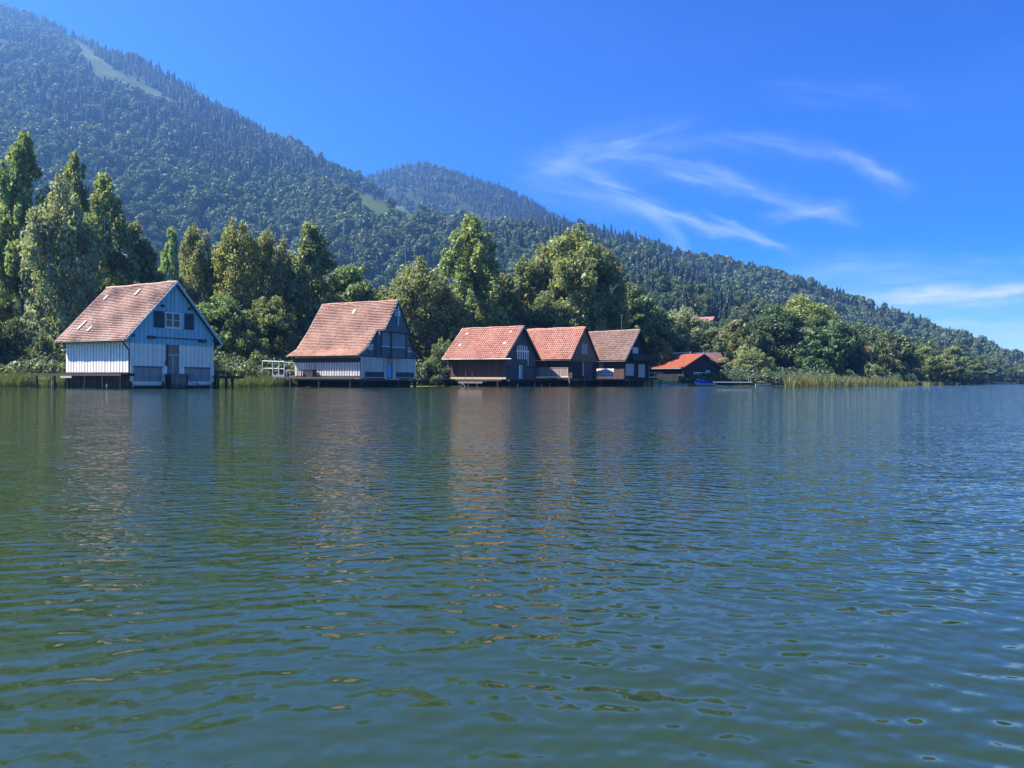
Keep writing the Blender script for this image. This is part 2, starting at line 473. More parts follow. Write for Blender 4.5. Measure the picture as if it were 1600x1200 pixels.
fine_ = t.n('ShaderNodeTexNoise'); t.val(fine_.inputs['Vector'], t.mapping(P_, (0.7, 1.3, 1.0))); fine_.inputs['Scale'].default_value = 26.0; fine_.inputs['Detail'].default_value = 3.0
slope = t.vmath('ADD', slope, t.vmath('MULTIPLY', t.vmath('SUBTRACT', fine_.outputs['Color'], (0.5, 0.5, 0.5)), (0.20, 0.28, 0.0)))
nrm = t.vmath('NORMALIZE', t.vmath('SUBTRACT', (0, 0, 1), t.vmath('SCALE', slope, scale=gamp)))
pr = t.n('ShaderNodeBsdfPrincipled')
murk = t.noise(P_, 0.12, 3, 0.6)
t.val(pr.inputs['Base Color'], t.mix(murk, (0.016, 0.033, 0.014, 1), (0.023, 0.043, 0.019, 1)))
pr.inputs['Roughness'].default_value = 0.03
pr.inputs['IOR'].default_value = 1.48
pr.inputs['Specular IOR Level'].default_value = 0.5
t.val(pr.inputs['Normal'], nrm)
oo = t.n('ShaderNodeOutputMaterial'); t.val(oo.inputs[0], pr.outputs[0])
M['water'] = m
lake = MB().poly([(-2600, -500, 0), (2600, -500, 0), (2600, 3000, 0), (-2600, 3000, 0)]).build('lake_water', M['water'])
tag(lake, kind='structure')

# ------------------------------------------------------------------ terrain
rng = np.random.default_rng(11)
def value_noise(x, y, seed):
    xi, yi = np.floor(x).astype(int), np.floor(y).astype(int)
    fx, fy = x - xi, y - yi
    fx, fy = fx * fx * (3 - 2 * fx), fy * fy * (3 - 2 * fy)
    def h(a, b):
        n = (a * 374761393 + b * 668265263 + seed * 1442695041) & 0x7fffffff
        n = ((n ^ (n >> 13)) * 1274126177) & 0x7fffffff
        return ((n ^ (n >> 16)) & 0xffff) / 65535.0
    return (h(xi, yi) * (1 - fx) + h(xi + 1, yi) * fx) * (1 - fy) + (h(xi, yi + 1) * (1 - fx) + h(xi + 1, yi + 1) * fx) * fy
def fbm(x, y, seed, oct=4):
    s = 0; a = 0.5
    for o in range(oct):
        s = s + a * value_noise(x, y, seed + o); x, y, a = x * 2.03, y * 2.03, a * 0.5
    return s / (1 - 0.5 ** oct)

SH_PX = [-900, -300, 0, 100, 350, 460, 553, 649, 702, 754, 850, 905, 944, 1012, 1070, 1120, 1200, 1300, 1400, 1480, 1540, 1600, 1700, 2000, 2600]
SH_Y = [60, 68, 71, 72, 80, 87, 95, 100, 110, 118, 124, 125, 129, 139, 146, 150, 160, 172, 220, 330, 470, 640, 740, 900, 1000]
def shore_y(px):
    return np.interp(px, SH_PX, SH_Y)
RIDGES = {  # crest polylines: photo pixel x, y and distance; slope; fall-off
    'A': ([(-900, 260, 1500), (-500, 90, 1650), (-250, 12, 1700), (-60, 6, 1700), (40, 28, 1700), (100, 55, 1690), (200, 112, 1680), (300, 176, 1660), (400, 226, 1640), (500, 272, 1610), (548, 298, 1580), (600, 330, 1540), (700, 390, 1480), (800, 440, 1400)], 0.56),
    'B': ([(420, 400, 2500), (520, 330, 2500), (585, 288, 2480), (625, 268, 2460), (660, 260, 2450), (690, 268, 2430), (740, 290, 2400), (800, 315, 2350), (870, 348, 2300), (950, 385, 2250), (1060, 430, 2200)], 0.5),
    'C': ([(740, 372, 1420), (800, 358, 1400), (870, 352, 1380), (935, 366, 1360), (1010, 386, 1330), (1090, 408, 1300), (1200, 446, 1240), (1300, 481, 1180), (1400, 520, 1080), (1440, 532, 1020), (1500, 540, 960), (1550, 556, 900), (1600, 574, 860), (1700, 598, 820)], 0.46),
    'D': ([(120, 380, 800), (230, 336, 880), (380, 300, 1000), (470, 302, 1040), (550, 304, 1060), (600, 322, 1060), (655, 343, 1040), (720, 356, 1000), (800, 366, 960), (900, 385, 920), (1000, 415, 860)], 0.52),
    'E': ([(900, 452, 520), (1000, 470, 520), (1100, 500, 520), (1180, 525, 540)], 0.34),
}
RPTS = {k: (np.array([at(*p) for p in pl]), sl) for k, (pl, sl) in RIDGES.items()}
def ridge_h(x, y, pts, sl):
    best = np.full(x.shape, -1e9)
    for i in range(len(pts) - 1):
        a, b = pts[i], pts[i + 1]
        dx, dy = b[0] - a[0], b[1] - a[1]
        tt = np.clip(((x - a[0]) * dx + (y - a[1]) * dy) / (dx * dx + dy * dy), 0, 1)
        d = np.hypot(x - a[0] - tt * dx, y - a[1] - tt * dy)
        best = np.maximum(best, a[2] + tt * (b[2] - a[2]) - sl * (d * d / (d + 25)))
    return best
def height(x, y):
    px = 800 + FPX * x / np.maximum(y, 1.0)
    s = (y - shore_y(px)) * np.cos(np.arctan(x / np.maximum(y, 1)))
    low = np.where(s > 0, 1.1 * (1 - np.exp(-np.maximum(s, 0) / 9.0)) + 0.012 * s, 0.12 * s)
    low = np.maximum(low, -1.2)
    hill = np.full(x.shape, -1e9)
    for k, (pts, sl) in RPTS.items():
        hh = ridge_h(x, y, pts, sl)
        # gullies run down the flank, none on the crest line itself
        hill = np.maximum(hill, hh)
    gul = (fbm(x / 190.0, y / 190.0, 3) - 0.5) * 66 + (fbm(x / 65.0, y / 65.0, 9) - 0.5) * 20
    crest = np.full(x.shape, 1e9)
    for k, (pts, sl) in RPTS.items():
        crest = np.minimum(crest, np.abs(ridge_h(x, y, pts, 1.0) - ridge_h(x, y, pts, 0.0)))
    hill = hill + gul * np.clip(crest / 330.0, 0, 1)
    hill = np.where(s > 25, hill, np.minimum(hill, 0.0))
    k = 12.0
    f = np.clip((hill - low) / k * 0.5 + 0.5, 0, 1)
    return low * (1 - f) + hill * f + k * f * (1 - f) * np.where(s > 25, 1.0, 0.0)

NA, NR = 300, 230
azs = np.tan(np.linspace(R(-53), R(55), NA))
tr_ = np.linspace(0, 1, NR)
gx, gy = np.zeros((NR, NA)), np.zeros((NR, NA))
for j, ta in enumerate(azs):
    y0 = float(shore_y(800 + FPX * ta)) - 4.0
    yy = y0 * np.power(2950.0 / y0, tr_ ** 0.9)
    gy[:, j] = yy; gx[:, j] = ta * yy
gz = height(gx, gy)
MEADOWS = [  # photo outlines of the mown slopes
    [(108, 62), (124, 64), (150, 88), (200, 118), (245, 142), (272, 158), (268, 166), (225, 142), (190, 140), (172, 134), (150, 108), (122, 74)],
    [(548, 290), (600, 312), (655, 336), (656, 352), (640, 346), (628, 334), (600, 330), (575, 318), (552, 306)],
    [(1005, 372), (1032, 380), (1030, 386), (1006, 380)],
    [(1392, 506), (1440, 516), (1440, 522), (1395, 514)],
    [(1262, 466), (1276, 468), (1276, 473), (1262, 471)],
]
def in_poly(x, y, poly):
    c = np.zeros(x.shape, bool); n = len(poly)
    for i in range(n):
        (x1, y1), (x2, y2) = poly[i], poly[(i + 1) % n]
        k = ((y1 > y) != (y2 > y)) & (x < (x2 - x1) * (y - y1) / (y2 - y1 + 1e-9) + x1)
        c ^= k
    return c
def meadow_mask(x, y, z, dy=0):
    c = np.zeros(x.shape, bool)
    for up in (0.0, 5.0, 10.0, 15.0):                       # the strip just below a mown slope stays clear too
        px, py = pix(x, y, z + up)
        px = px + (fbm(x / 14.0, y / 14.0, 61) - 0.5) * 12; py = py + (fbm(x / 14.0, y / 14.0, 67) - 0.5) * 9
        for i, p in enumerate(MEADOWS):
            if (up > 6 and i > 1): continue
            far = y > (1250 if i == 0 else 700 if i < 3 else 600)
            c |= in_poly(px, py, p) & far
    return c
idx = np.arange(NR * NA).reshape(NR, NA)
faces = np.stack([idx[:-1, :-1], idx[:-1, 1:], idx[1:, 1:], idx[1:, :-1]], -1).reshape(-1, 4)
m, t = new_mat('forest_floor_and_meadow')
at_ = t.n('ShaderNodeAttribute', attribute_name='meadow')
tc_ = t.n('ShaderNodeNewGeometry')
n1 = t.noise(tc_.outputs['Position'], 0.06, 5, 0.65)
n2 = t.noise(tc_.outputs['Position'], 0.6, 4, 0.6)
forest_c = t.mix(n1, (0.022, 0.034, 0.014, 1), (0.05, 0.06, 0.025, 1))
mead_c = t.mix(n2, (0.05, 0.085, 0.026, 1), (0.09, 0.118, 0.042, 1))
finish(t, t.mix(t.smooth(at_.outputs['Fac'], 0.3, 0.7), forest_c, mead_c), 0.95, None, spec=0.1)
M['terrain'] = m
me = mesh_np('hillside_terrain', np.stack([gx, gy, gz], -1).reshape(-1, 3), faces, m, smooth=True)
ma = me.attributes.new('meadow', 'FLOAT', 'POINT')
mm_ = meadow_mask(gx, gy, gz).astype(np.float32)
for _ in range(3):
    mm_ = (mm_ + np.roll(mm_, 1, 0) + np.roll(mm_, -1, 0) + np.roll(mm_, 1, 1) + np.roll(mm_, -1, 1)) / 5
ma.data.foreach_set('value', mm_.ravel())
terrain = link('hillside_terrain', me); tag(terrain, kind='structure')

# ------------------------------------------------------------------ haze
m = bpy.data.materials.new('summer_haze'); m.use_nodes = True
t = NT(m.node_tree)
pv = t.n('ShaderNodeVolumePrincipled')
HAZE = 0.00023
pv.inputs['Color'].default_value = (0.19, 0.46, 1.0, 1)
pv.inputs['Density'].default_value = HAZE
pv.inputs['Anisotropy'].default_value = 0.45
oo = t.n('ShaderNodeOutputMaterial'); t.val(oo.inputs['Volume'], pv.outputs[0])
zmax = float(gz.max()) + 45
haze = MB().box(-4300, 4300, -560, 3100, -3, zmax).build('haze', m); tag(haze, kind='stuff')

# ------------------------------------------------------------------ foliage generators
def leaves(rng, blobs, n, size, jitter=0.55, up=0.15, shell=0.42, aspect=0.62, droop=0.0):
    """leaf-clump faces on and inside a set of ellipsoids; returns verts, quads"""
    B = np.array(blobs, float)
    area = (B[:, 3] * B[:, 4] + B[:, 3] * B[:, 5] + B[:, 4] * B[:, 5])
    k = rng.choice(len(B), n, p=area / area.sum())
    d = rng.normal(size=(n, 3)); d /= np.linalg.norm(d, axis=1)[:, None]
    r = 1 - np.abs(rng.normal(size=n)) * shell
    r = np.clip(r, -0.2, 1.06)
    pos = B[k, :3] + d * B[k, 3:6] * r[:, None]
    nor = d / B[k, 3:6] * B[k, 3:6].mean(1)[:, None]
    nor /= np.linalg.norm(nor, axis=1)[:, None]
    nor = nor + rng.normal(size=(n, 3)) * jitter + np.array([0, 0, up])
    nor /= np.linalg.norm(nor, axis=1)[:, None]
    a = np.cross(nor, rng.normal(size=(n, 3)) + np.array([0, 0, droop])); a /= np.linalg.norm(a, axis=1)[:, None]
    b = np.cross(nor, a)
    if droop:
        a, b = b, a
    s = size * np.exp(rng.normal(size=n) * 0.28)[:, None]
    fold = nor * s * 0.16
    v = np.stack([pos - a * s, pos - b * s * aspect + fold, pos + a * s, pos + b * s * aspect + fold], 1).reshape(-1, 3)
    f = np.arange(n * 4).reshape(n, 4)
    return v, f

def blobs_poplar(rng, H, Wd, n=46, base=0.14):
    out = []
    for i in range(n):
        u = (i + rng.random()) / n
        z = H * (base + (0.985 - base) * u)
        prof = min(1.0, 0.55 + 1.4 * u) * (1 - max(0.0, (u - 0.30) / 0.70) ** 2.6) ** 0.6 * (0.80 + 0.35 * rng.random())
        rad = Wd / 2 * max(prof, 0.10)
        a = rng.random() * 6.283; q = rad * (0.25 + 0.62 * math.sqrt(rng.random()))
        br = Wd * (0.075 + 0.085 * rng.random() ** 1.4) * (1 - 0.25 * u)
        out.append((q * math.cos(a), q * math.sin(a), z, br, br, br * (1.35 + 0.9 * rng.random())))
    out.append((0, 0, H * 0.965, Wd * 0.05, Wd * 0.05, H * 0.035))
    return out
def blobs_oval(rng, H, Wd, n=60, base=0.12, flat=0.9, lean=0.0, top=0.55):
    out = []
    cz, hz = H * (base + 1) / 2, H * (1 - base) / 2
    for i in range(n):
        d = rng.normal(size=3); d /= np.linalg.norm(d)
        q = 0.45 + 0.53 * rng.random() ** 0.7
        taper = 1 - top * max(0, d[2] * q) ** 1.3
        br = Wd * (0.055 + 0.085 * rng.random() ** 1.5)
        out.append((d[0] * q * (Wd / 2 - br * 0.6) * taper + lean * (d[2] + 1), d[1] * q * (Wd / 2 - br * 0.6) * taper, cz + d[2] * q * (hz - br * 0.5), br, br, br * flat * (0.8 + 0.5 * rng.random())))
    return out
def blobs_dome(rng, H, Wd, n=40):
    out = []
    for i in range(n):
        a = rng.random() * 6.283; e = math.asin(rng.random()); q = 0.55 + 0.35 * rng.random()
        br = (Wd / 2) * (0.13 + 0.15 * rng.random())
        out.append((math.cos(a) * math.cos(e) * Wd / 2 * q, math.sin(a) * math.cos(e) * Wd / 2 * q, H * 0.06 + H * math.sin(e) * q, br, br, min(br, H * 0.3)))
    return out
def conifer(rng, H, Wd, n, size):
    u = rng.random(n) ** 0.75
    lay = np.floor(u * 13) / 13 + rng.random(n) * 0.05
    z = H * (0.06 + 0.94 * lay)
    rad = Wd / 2 * (1 - lay) ** 0.9 * (0.35 + 0.65 * np.sqrt(rng.random(n))) + 0.03 * Wd
    a = rng.random(n) * 6.283
    a = a + 0.12 * np.sin(a * 5 + lay * 40)
    pos = np.stack([rad * np.cos(a), rad * np.sin(a), z - rad * 0.42], 1)
    nor = np.stack([np.cos(a) * 0.75, np.sin(a) * 0.75, np.full(n, 0.8)], 1) + rng.normal(size=(n, 3)) * 0.3
    nor /= np.linalg.norm(nor, axis=1)[:, None]
    b = np.cross(nor, np.stack([-np.sin(a), np.cos(a), np.zeros(n)], 1)); b /= np.linalg.norm(b, axis=1)[:, None]
    aa = np.cross(nor, b)
    s = (size * (0.45 + 0.75 * (1 - lay)))[:, None]
    v = np.stack([pos - b * s, pos - aa * s * 0.55, pos + b * s, pos + aa * s * 0.55], 1).reshape(-1, 3)
    return v, np.arange(n * 4).reshape(n, 4)

def trunk_mb(rng, H, r, blobs, base=0.0, n_limb=9, single=True, lean=(0, 0)):
    mb = MB()
    stems = [(0, 0)] if single else [(-0.5, 0.2), (0.5, -0.15), (0.1, 0.5)]
    for sx, sy in stems:
        pts = []
        for i in range(7):
            u = i / 6
            pts.append((sx * (1 + u * 2.2) + lean[0] * u + (rng.random() - 0.5) * 0.25 * u, sy * (1 + u * 2) + lean[1] * u + (rng.random() - 0.5) * 0.25 * u, -0.5 + u * H * 0.9))
        mb.path(pts, r, r * 0.18, 7)
    sel = sorted(range(len(blobs)), key=lambda i: rng.random())[:n_limb]
    for i in sel:
        b = blobs[i]
        z0 = max(0.12 * H, b[2] - 0.35 * math.hypot(b[0], b[1]) - 0.10 * H)
        z0 = min(z0, H * 0.8)
        u = (z0 + 0.5) / (H * 0.9)
        mid = (b[0] * 0.55, b[1] * 0.55, z0 + (b[2] - z0) * 0.5)
        mb.path([(stems[0][0] * (1 + u), stems[0][1], z0), mid, b[:3]], r * 0.34 * (1 - u * 0.4), r * 0.08, 5)
    return mb

SPECIES = {}
def species(key, kind, H, Wd, n, size, seed, **kw):
    rg = np.random.default_rng(seed)
    if kind == 'poplar': b = blobs_poplar(rg, H, Wd, kw.get('nb', 50), kw.get('base', 0.14))
    elif kind == 'oval': b = blobs_oval(rg, H, Wd, kw.get('nb', 70), kw.get('base', 0.12), kw.get('flat', 0.9), kw.get('lean', 0), kw.get('top', 0.55))
    else: b = blobs_dome(rg, H, Wd, kw.get('nb', 40))
    v, f = leaves(rg, b, n, size, kw.get('jitter', 0.55), kw.get('up', 0.15), kw.get('shell', 0.42), kw.get('aspect', 0.62), kw.get('droop', 0.0))
    cm = mesh_np('crown_' + key, v, f, M['leaf'])
    tm = None
    if kind != 'dome':
        tm = trunk_mb(rg, H * kw.get('th', 0.95), kw.get('tr', H * 0.012), b, n_limb=kw.get('limbs', 10), single=kw.get('single', True)).mesh('trunk_' + key, M[kw.get('bark', 'bark')])
    SPECIES[key] = (cm, tm, H, Wd)

species('poplar1', 'poplar', 20, 7.0, 19000, 0.20, 1, jitter=1.0, nb=95)
species('poplar2', 'poplar', 20, 8.5, 20000, 0.21, 2, jitter=1.0, nb=105)
species('poplar3', 'poplar', 20, 7.5, 18000, 0.21, 3, jitter=1.0, nb=85)
species('poplarbare', 'poplar', 20, 7.5, 17000, 0.21, 13, jitter=1.0, nb=80, base=0.36)
species('birch1', 'oval', 18, 8.0, 19000, 0.165, 4, flat=1.6, jitter=1.05, droop=2.0, bark='birchbark', nb=120, base=0.10, shell=0.55, top=.35)
species('birch2', 'oval', 18, 9.5, 20000, 0.17, 5, flat=1.5, jitter=1.05, droop=2.0, bark='birchbark', nb=130, base=0.12, shell=0.55, top=.35)
species('broad1', 'oval', 16, 11, 18000, 0.215, 6, base=0.05, nb=120, top=0.35, jitter=0.95)
species('broad2', 'oval', 16, 13, 20000, 0.225, 7, base=0.03, nb=140, top=0.25, jitter=0.95)
species('broad3', 'oval', 17, 9.5, 17000, 0.21, 8, base=0.04, nb=110, top=0.5, jitter=0.95)
species('tallround', 'oval', 20, 12, 21000, 0.22, 14, base=0.08, nb=150, top=0.30, jitter=1.0, flat=1.1)
species('willow', 'oval', 16, 10, 19000, 0.18, 9, flat=1.5, base=0.03, droop=2.0, jitter=0.95, nb=120, top=0.35, single=False)
species('bush1', 'dome', 5, 7, 9000, 0.14, 10, nb=70, jitter=0.95)
species('bush2', 'dome', 4, 6, 7500, 0.14, 12, nb=55, jitter=0.95)

def tree(name, key, px, top, Y, wpx, tint, label, cat='tree', group=None, rz=None, zbase=None):
    cm, tm, H, Wd = SPECIES[key]
    x = ground_x(px, Y)
    z0 = float(height(np.array([x]), np.array([float(Y)]))[0])
    z0 = max(z0, 0.05) if zbase is None else zbase
    h = at(px, top, Y).z - z0
    wd = wpx / FPX * Y
    o = empty(name, (x, Y, z0), rz if rz is not None else random.random() * 6.28)
    tag(o, label, cat, group)
    o.scale = (wd / Wd, wd / Wd, h / H)
    c = link('crown', cm, o); c.color = (*tint, 1)
    if tm: link('trunk', tm, o)
    return o
# ------------------------------------------------------------------ boathouse kit
class House:
    """local frame: origin at the near corner on the water, x along the gable front, y back along the sunlit side"""
    def __init__(self, name, X, Y, ang, W, L, label, cat='boathouse'):
        self.o = empty(name, (X, Y, 0), R(ang)); tag(self.o, label, cat)
        self.W, self.L = W, L
        self.rng = random.Random(name + label)
    def b(self, mb, name, mat, parent=None, kind=None):
        return mb.build(name, M[mat] if isinstance(mat, str) else mat, parent or self.o, kind)
    def box(self, name, mat, *xyz, parent=None):
        return self.b(MB().box(*xyz), name, mat, parent)
    def bar(self, name, mat, p, q, wd, ht, parent=None):
        return self.b(MB().bar(p, q, wd, ht), name, mat, parent)
    def planks(self, plane, mat, a0, a1, zlo, zhi, pitch, gap=0.03, depth=0.03, holes=(), off=0.0, name='board', parent=None):
        """upright boards; zlo/zhi are numbers or functions of the coordinate; each board is its own object"""
        flo = zlo if callable(zlo) else (lambda x: zlo)
        fhi = zhi if callable(zhi) else (lambda x: zhi)
        n = max(1, round((a1 - a0) / pitch)); p = (a1 - a0) / n
        for i in range(n):
            x0, x1 = a0 + i * p + gap / 2, a0 + (i + 1) * p - gap / 2
            xm = (x0 + x1) / 2
            segs = [(None, None)]
            zl, zh = flo(xm), fhi(xm)
            spans = [(zl, zh)]
            for (h0, h1, g0, g1) in holes:
                if h0 - 0.02 <= xm <= h1 + 0.02:
                    ns = []
                    for (s0, s1) in spans:
                        if g0 > s0: ns.append((s0, min(g0, s1)))
                        if g1 < s1: ns.append((max(g1, s0), s1))
                    spans = [q for q in ns if q[1] - q[0] > 0.03]
            d = depth + self.rng.uniform(-0.008, 0.012)
            for (s0, s1) in spans:
                top0, top1 = (fhi(x0), fhi(x1)) if s1 == zh else (s1, s1)
                if min(top0, top1) - s0 < 0.02: continue
                pts = [(x0, s0), (x1, s0), (x1, top1), (x0, top0)]
                if s1 == zh and callable(zhi) and fhi(xm) > max(top0, top1) + 0.01:
                    pts = [(x0, s0), (x1, s0), (x1, top1), (xm, fhi(xm)), (x0, top0)]
                if plane == 'f':
                    mb = MB().prism([(a, -off, z) for a, z in pts], (0, -d, 0))
                else:
                    mb = MB().prism([(-off, a, z) for a, z in reversed(pts)], (-d, 0, 0))
                self.b(mb, name, mat, parent)
    def roof(self, prof, y0, y1, tmat, kind='flat', expo=0.16, tw=0.18, y0f=None, under='underroof'):
        """prof: [(offset from the ridge, z)...] from ridge to eave; two slopes of laid tiles on boarding"""
        W2 = self.W / 2
        mb = MB()
        TH = 0.10
        for sgn in (-1, 1):
            for i in range(len(prof) - 1):
                (o0, z0), (o1, z1) = prof[i], prof[i + 1]
                ys = y0 if y0f is None else y0f((z0 + z1) / 2)
                pts = [(W2 + sgn * o0, ys, z0 - 0.02), (W2 + sgn * o1, ys, z1 - 0.02), (W2 + sgn * o1, ys, z1 - TH), (W2 + sgn * o0, ys, z0 - TH)]
                if sgn > 0: pts = pts[::-1]
                mb.prism(pts, (0, y1 - ys, 0))
        rf = self.b(mb, 'roof', under)
        # slope as arc length
        seg = [0]
        for i in range(len(prof) - 1):
            seg.append(seg[-1] + math.hypot(prof[i + 1][0] - prof[i][0], prof[i + 1][1] - prof[i][1]))
        tot = seg[-1] + 0.05
        offs, zs = [p[0] for p in prof], [p[1] for p in prof]
        def pt(s):
            if s > seg[-1]:
                k = (s - seg[-1]); dx, dz = offs[-1] - offs[-2], zs[-1] - zs[-2]; l = math.hypot(dx, dz)
                return offs[-1] + dx / l * k, zs[-1] + dz / l * k
            return float(np.interp(s, seg, offs)), float(np.interp(s, seg, zs))
        V, Fc = [], []
        rows = int(tot / expo); h_ph = self.rng.uniform(0, 6)
        rr = self.rng
        for sgn in (-1, 1):
            for r in range(rows):
                s1 = tot - r * expo
                s0 = max(s1 - expo * 1.12, 0.0)
                oA, zA = pt(s0); oB, zB = pt(s1)
                dx, dz = oB - oA, zB - zA; l = math.hypot(dx, dz)
                nx, nz = -dz / l, dx / l        # outward normal (offset, z)
                ys = y0 if y0f is None else y0f((zA + zB) / 2)
                n = int((y1 - ys) / tw); w_ = (y1 - ys) / n
                sh = (r % 2) * 0.5 * w_ if kind == 'flat' else 0
                for c in range(n):
                    a, b = ys + c * w_ + sh, ys + (c + 1) * w_ + sh
                    if a > y1 - 0.05: continue
                    b = min(b, y1)
                    j = rr.uniform(-0.008, 0.010) + 0.018 * (1 + math.sin(a * 0.8 + r * 0.22 + h_ph)) + 0.010 * (1 + math.sin(a * 2.3 - r * 0.5))
                    if kind == 'flat':
                        cs = [(a + 0.004, 0.0), (b - 0.004, 0.0)]
                    else:
                        cs = [(a + w_ * q, hgt) for q, hgt in ((0, 0.0), (0.25, 0.10), (0.5, 0.09), (0.74, 0.0), (0.985, 0.01))]
                    base = len(V)
                    k = len(cs)
                    for (yy, hh) in cs:
                        V.append((W2 + sgn * (oA + nx * (0.005 + hh)), yy, zA + nz * (0.005 + hh)))
                    for (yy, hh) in cs:
                        q = (0.042 if kind != 'flat' else 0.055) + hh + j * 1.6
                        V.append((W2 + sgn * (oB + nx * q), yy, zB + nz * q))
                    for (yy, hh) in cs:
                        V.append((W2 + sgn * (oB + nx * 0.002), yy, zB + nz * 0.002))
                    for q in range(k - 1):
                        f1 = (base + q, base + q + 1, base + k + q + 1, base + k + q)
                        f2 = (base + k + q, base + k + q + 1, base + 2 * k + q + 1, base + 2 * k + q)
                        if sgn > 0: f1, f2 = f1[::-1], f2[::-1]
                        Fc += [f1, f2]
        me = mesh_np('roof_tile', V, Fc, M[tmat])
        tl = link('roof_tile', me, rf); tl['kind'] = 'stuff'
        # ridge tiles
        mb = MB(); ys = y0 if y0f is None else y0f(zs[0]); n = int((y1 - ys) / 0.42)
        for i in range(n):
            a, b = ys + (y1 - ys) * i / n, ys + (y1 - ys) * (i + 1) / n + 0.03
            pts = [(W2 + 0.15 * math.cos(q), a, zs[0] - 0.06 + 0.14 * math.sin(q) + rr.uniform(0, .03) + 0.02 * math.sin(i * .7)) for q in (0.0, 0.6, 1.2, 1.94, 2.54, 3.1416)]
            mb.prism(pts, (0, b - a - 0.02, 0))
        rt = self.b(mb, 'ridge_tile', tmat, rf, 'stuff')
        return rf
    def verge(self, prof, ys, mat, wd=0.18, th=0.05, name='barge_board', side=(-1, 1), drop=0.02):
        W2 = self.W / 2
        for sgn in side:
            top = [(W2 + sgn * o, ys, z + 0.05 - drop) for o, z in prof]
            bot = [(W2 + sgn * o, ys, z + 0.05 - drop - wd * 1.4) for o, z in reversed(prof)]
            pts = top + bot
            if sgn < 0: pts = pts[::-1]
            self.b(MB().prism(pts, (0, -th, 0)), name, mat)
    def window(self, mat, plane, a0, a1, z0, z1, nx=2, nz=2, fw=0.07, off=0.06, name='window', glass='glass', depth=0.05):
        """frame with a pane in every light"""
        def bx(mb, a, b, c, d, o0, o1):
            if plane == 'f': mb.box(a, b, -o1, -o0, c, d)
            else: mb.box(-o1, -o0, a, b, c, d)
        mb = MB()
        bx(mb, a0, a1, z0, z0 + fw, off, off + depth); bx(mb, a0, a1, z1 - fw, z1, off, off + depth)
        bx(mb, a0, a0 + fw, z0 + fw, z1 - fw, off, off + depth); bx(mb, a1 - fw, a1, z0 + fw, z1 - fw, off, off + depth)
        iw, ih = (a1 - a0 - 2 * fw), (z1 - z0 - 2 * fw)
        for i in range(1, nx):
            c = a0 + fw + iw * i / nx
            bx(mb, c - fw * .55, c + fw * .55, z0 + fw, z1 - fw, off, off + depth - .004)
        for i in range(1, nz):
            c = z0 + fw + ih * i / nz
            bx(mb, a0 + fw, a1 - fw, c - fw * .25, c + fw * .25, off, off + depth - .01)
        wn = self.b(mb, name, mat)
        for i in range(nx):
            for j in range(nz):
                g = MB(); bx(g, a0 + fw + iw * i / nx, a0 + fw + iw * (i + 1) / nx, z0 + fw + ih * j / nz, z0 + fw + ih * (j + 1) / nz, off + .004, off + .018)
                self.b(g, 'pane', glass, wn)
        return wn
    def posts(self, mat, pts, r, z0, z1, name='pile'):
        for (x, y) in pts:
            self.b(MB().tube((x, y, z0), (x + self.rng.uniform(-.03, .03), y, z1), r, r * .93, 8), name, mat)
def lerp_prof(prof, W):
    """height of the roof plane over coordinate x of the gable front"""
    o, z = [p[0] for p in prof], [p[1] for p in prof]
    return lambda x: float(np.interp(abs(x - W / 2), o, z))

# ================================================================== 1: blue and white boathouse
W, L, ZE, ZR, OS, OF, OB = 8.08, 8.78, 3.96, 9.09, 0.62, 0.40, 0.60
h = House('boathouse', -30.81, 60, 60.8, W, L, 'blue gabled boathouse with white board walls and old tiled roof on the left')
prof = [(0, ZR), (W / 2 + OS, ZE)]
rz = lerp_prof(prof, W)
wall_top = lambda x: rz(x) - 0.14
h.b(MB().prism([(0, 0.001, 0.25), (W, 0.001, 0.25), (W, 0.001, wall_top(W)), (W / 2, 0.001, wall_top(W / 2)), (0, 0.001, wall_top(0))], (0, 0.12, 0)), 'gable_wall', 'weathered')
h.box('back_wall', 'weathered', 0, W, L - .1, L, 0.25, wall_top(0))
h.box('side_wall', 'gatewood', 0.001, 0.12, 0.13, L - .11, 1.2, wall_top(0)); h.box('side_wall', 'weathered', W - .12, W - .001, 0.13, L - .11, 0.25, wall_top(0))
h.b(MB().prism([(0, L + .001, wall_top(0)), (W, L + .001, wall_top(0)), (W / 2, L + .001, wall_top(W / 2))], (0, -0.1, 0)), 'gable_wall', 'weathered')
h.roof(prof, -OF, L + OB, 'tile_old', 'flat', 0.21, 0.22)
h.verge(prof, -OF, 'blue', 0.16, 0.05); h.verge(prof, -OF - .052, 'trim', 0.05, 0.03, 'verge_strip', drop=-.02)
h.verge(prof, L + OB + .05, 'trim', 0.14, 0.05)
gates = [(0.30, 2.91, 0.0, 1.86), (5.01, 7.66, 0.0, 1.86)]
door = (3.36, 4.50, 0.0, 3.76)
h.planks('f', 'white', 0.0, W, 0.15, 3.76, 0.41, 0.035, 0.035, gates + [door])
h.planks('f', 'blue', 0.0, W, 3.70, lambda x: wall_top(x) - .02, 0.41, 0.035, 0.035, [(3.1, 4.98, 5.15, 6.45)], off=0.03)
h.planks('s', 'side_white', 0.0, L, 1.34, wall_top(0) - .05, 0.40, 0.11, 0.05)
h.planks('s', 'darkbrown', 0.0, L, 0.02, 1.18, 0.55, 0.03, 0.03, name='skirt_board')
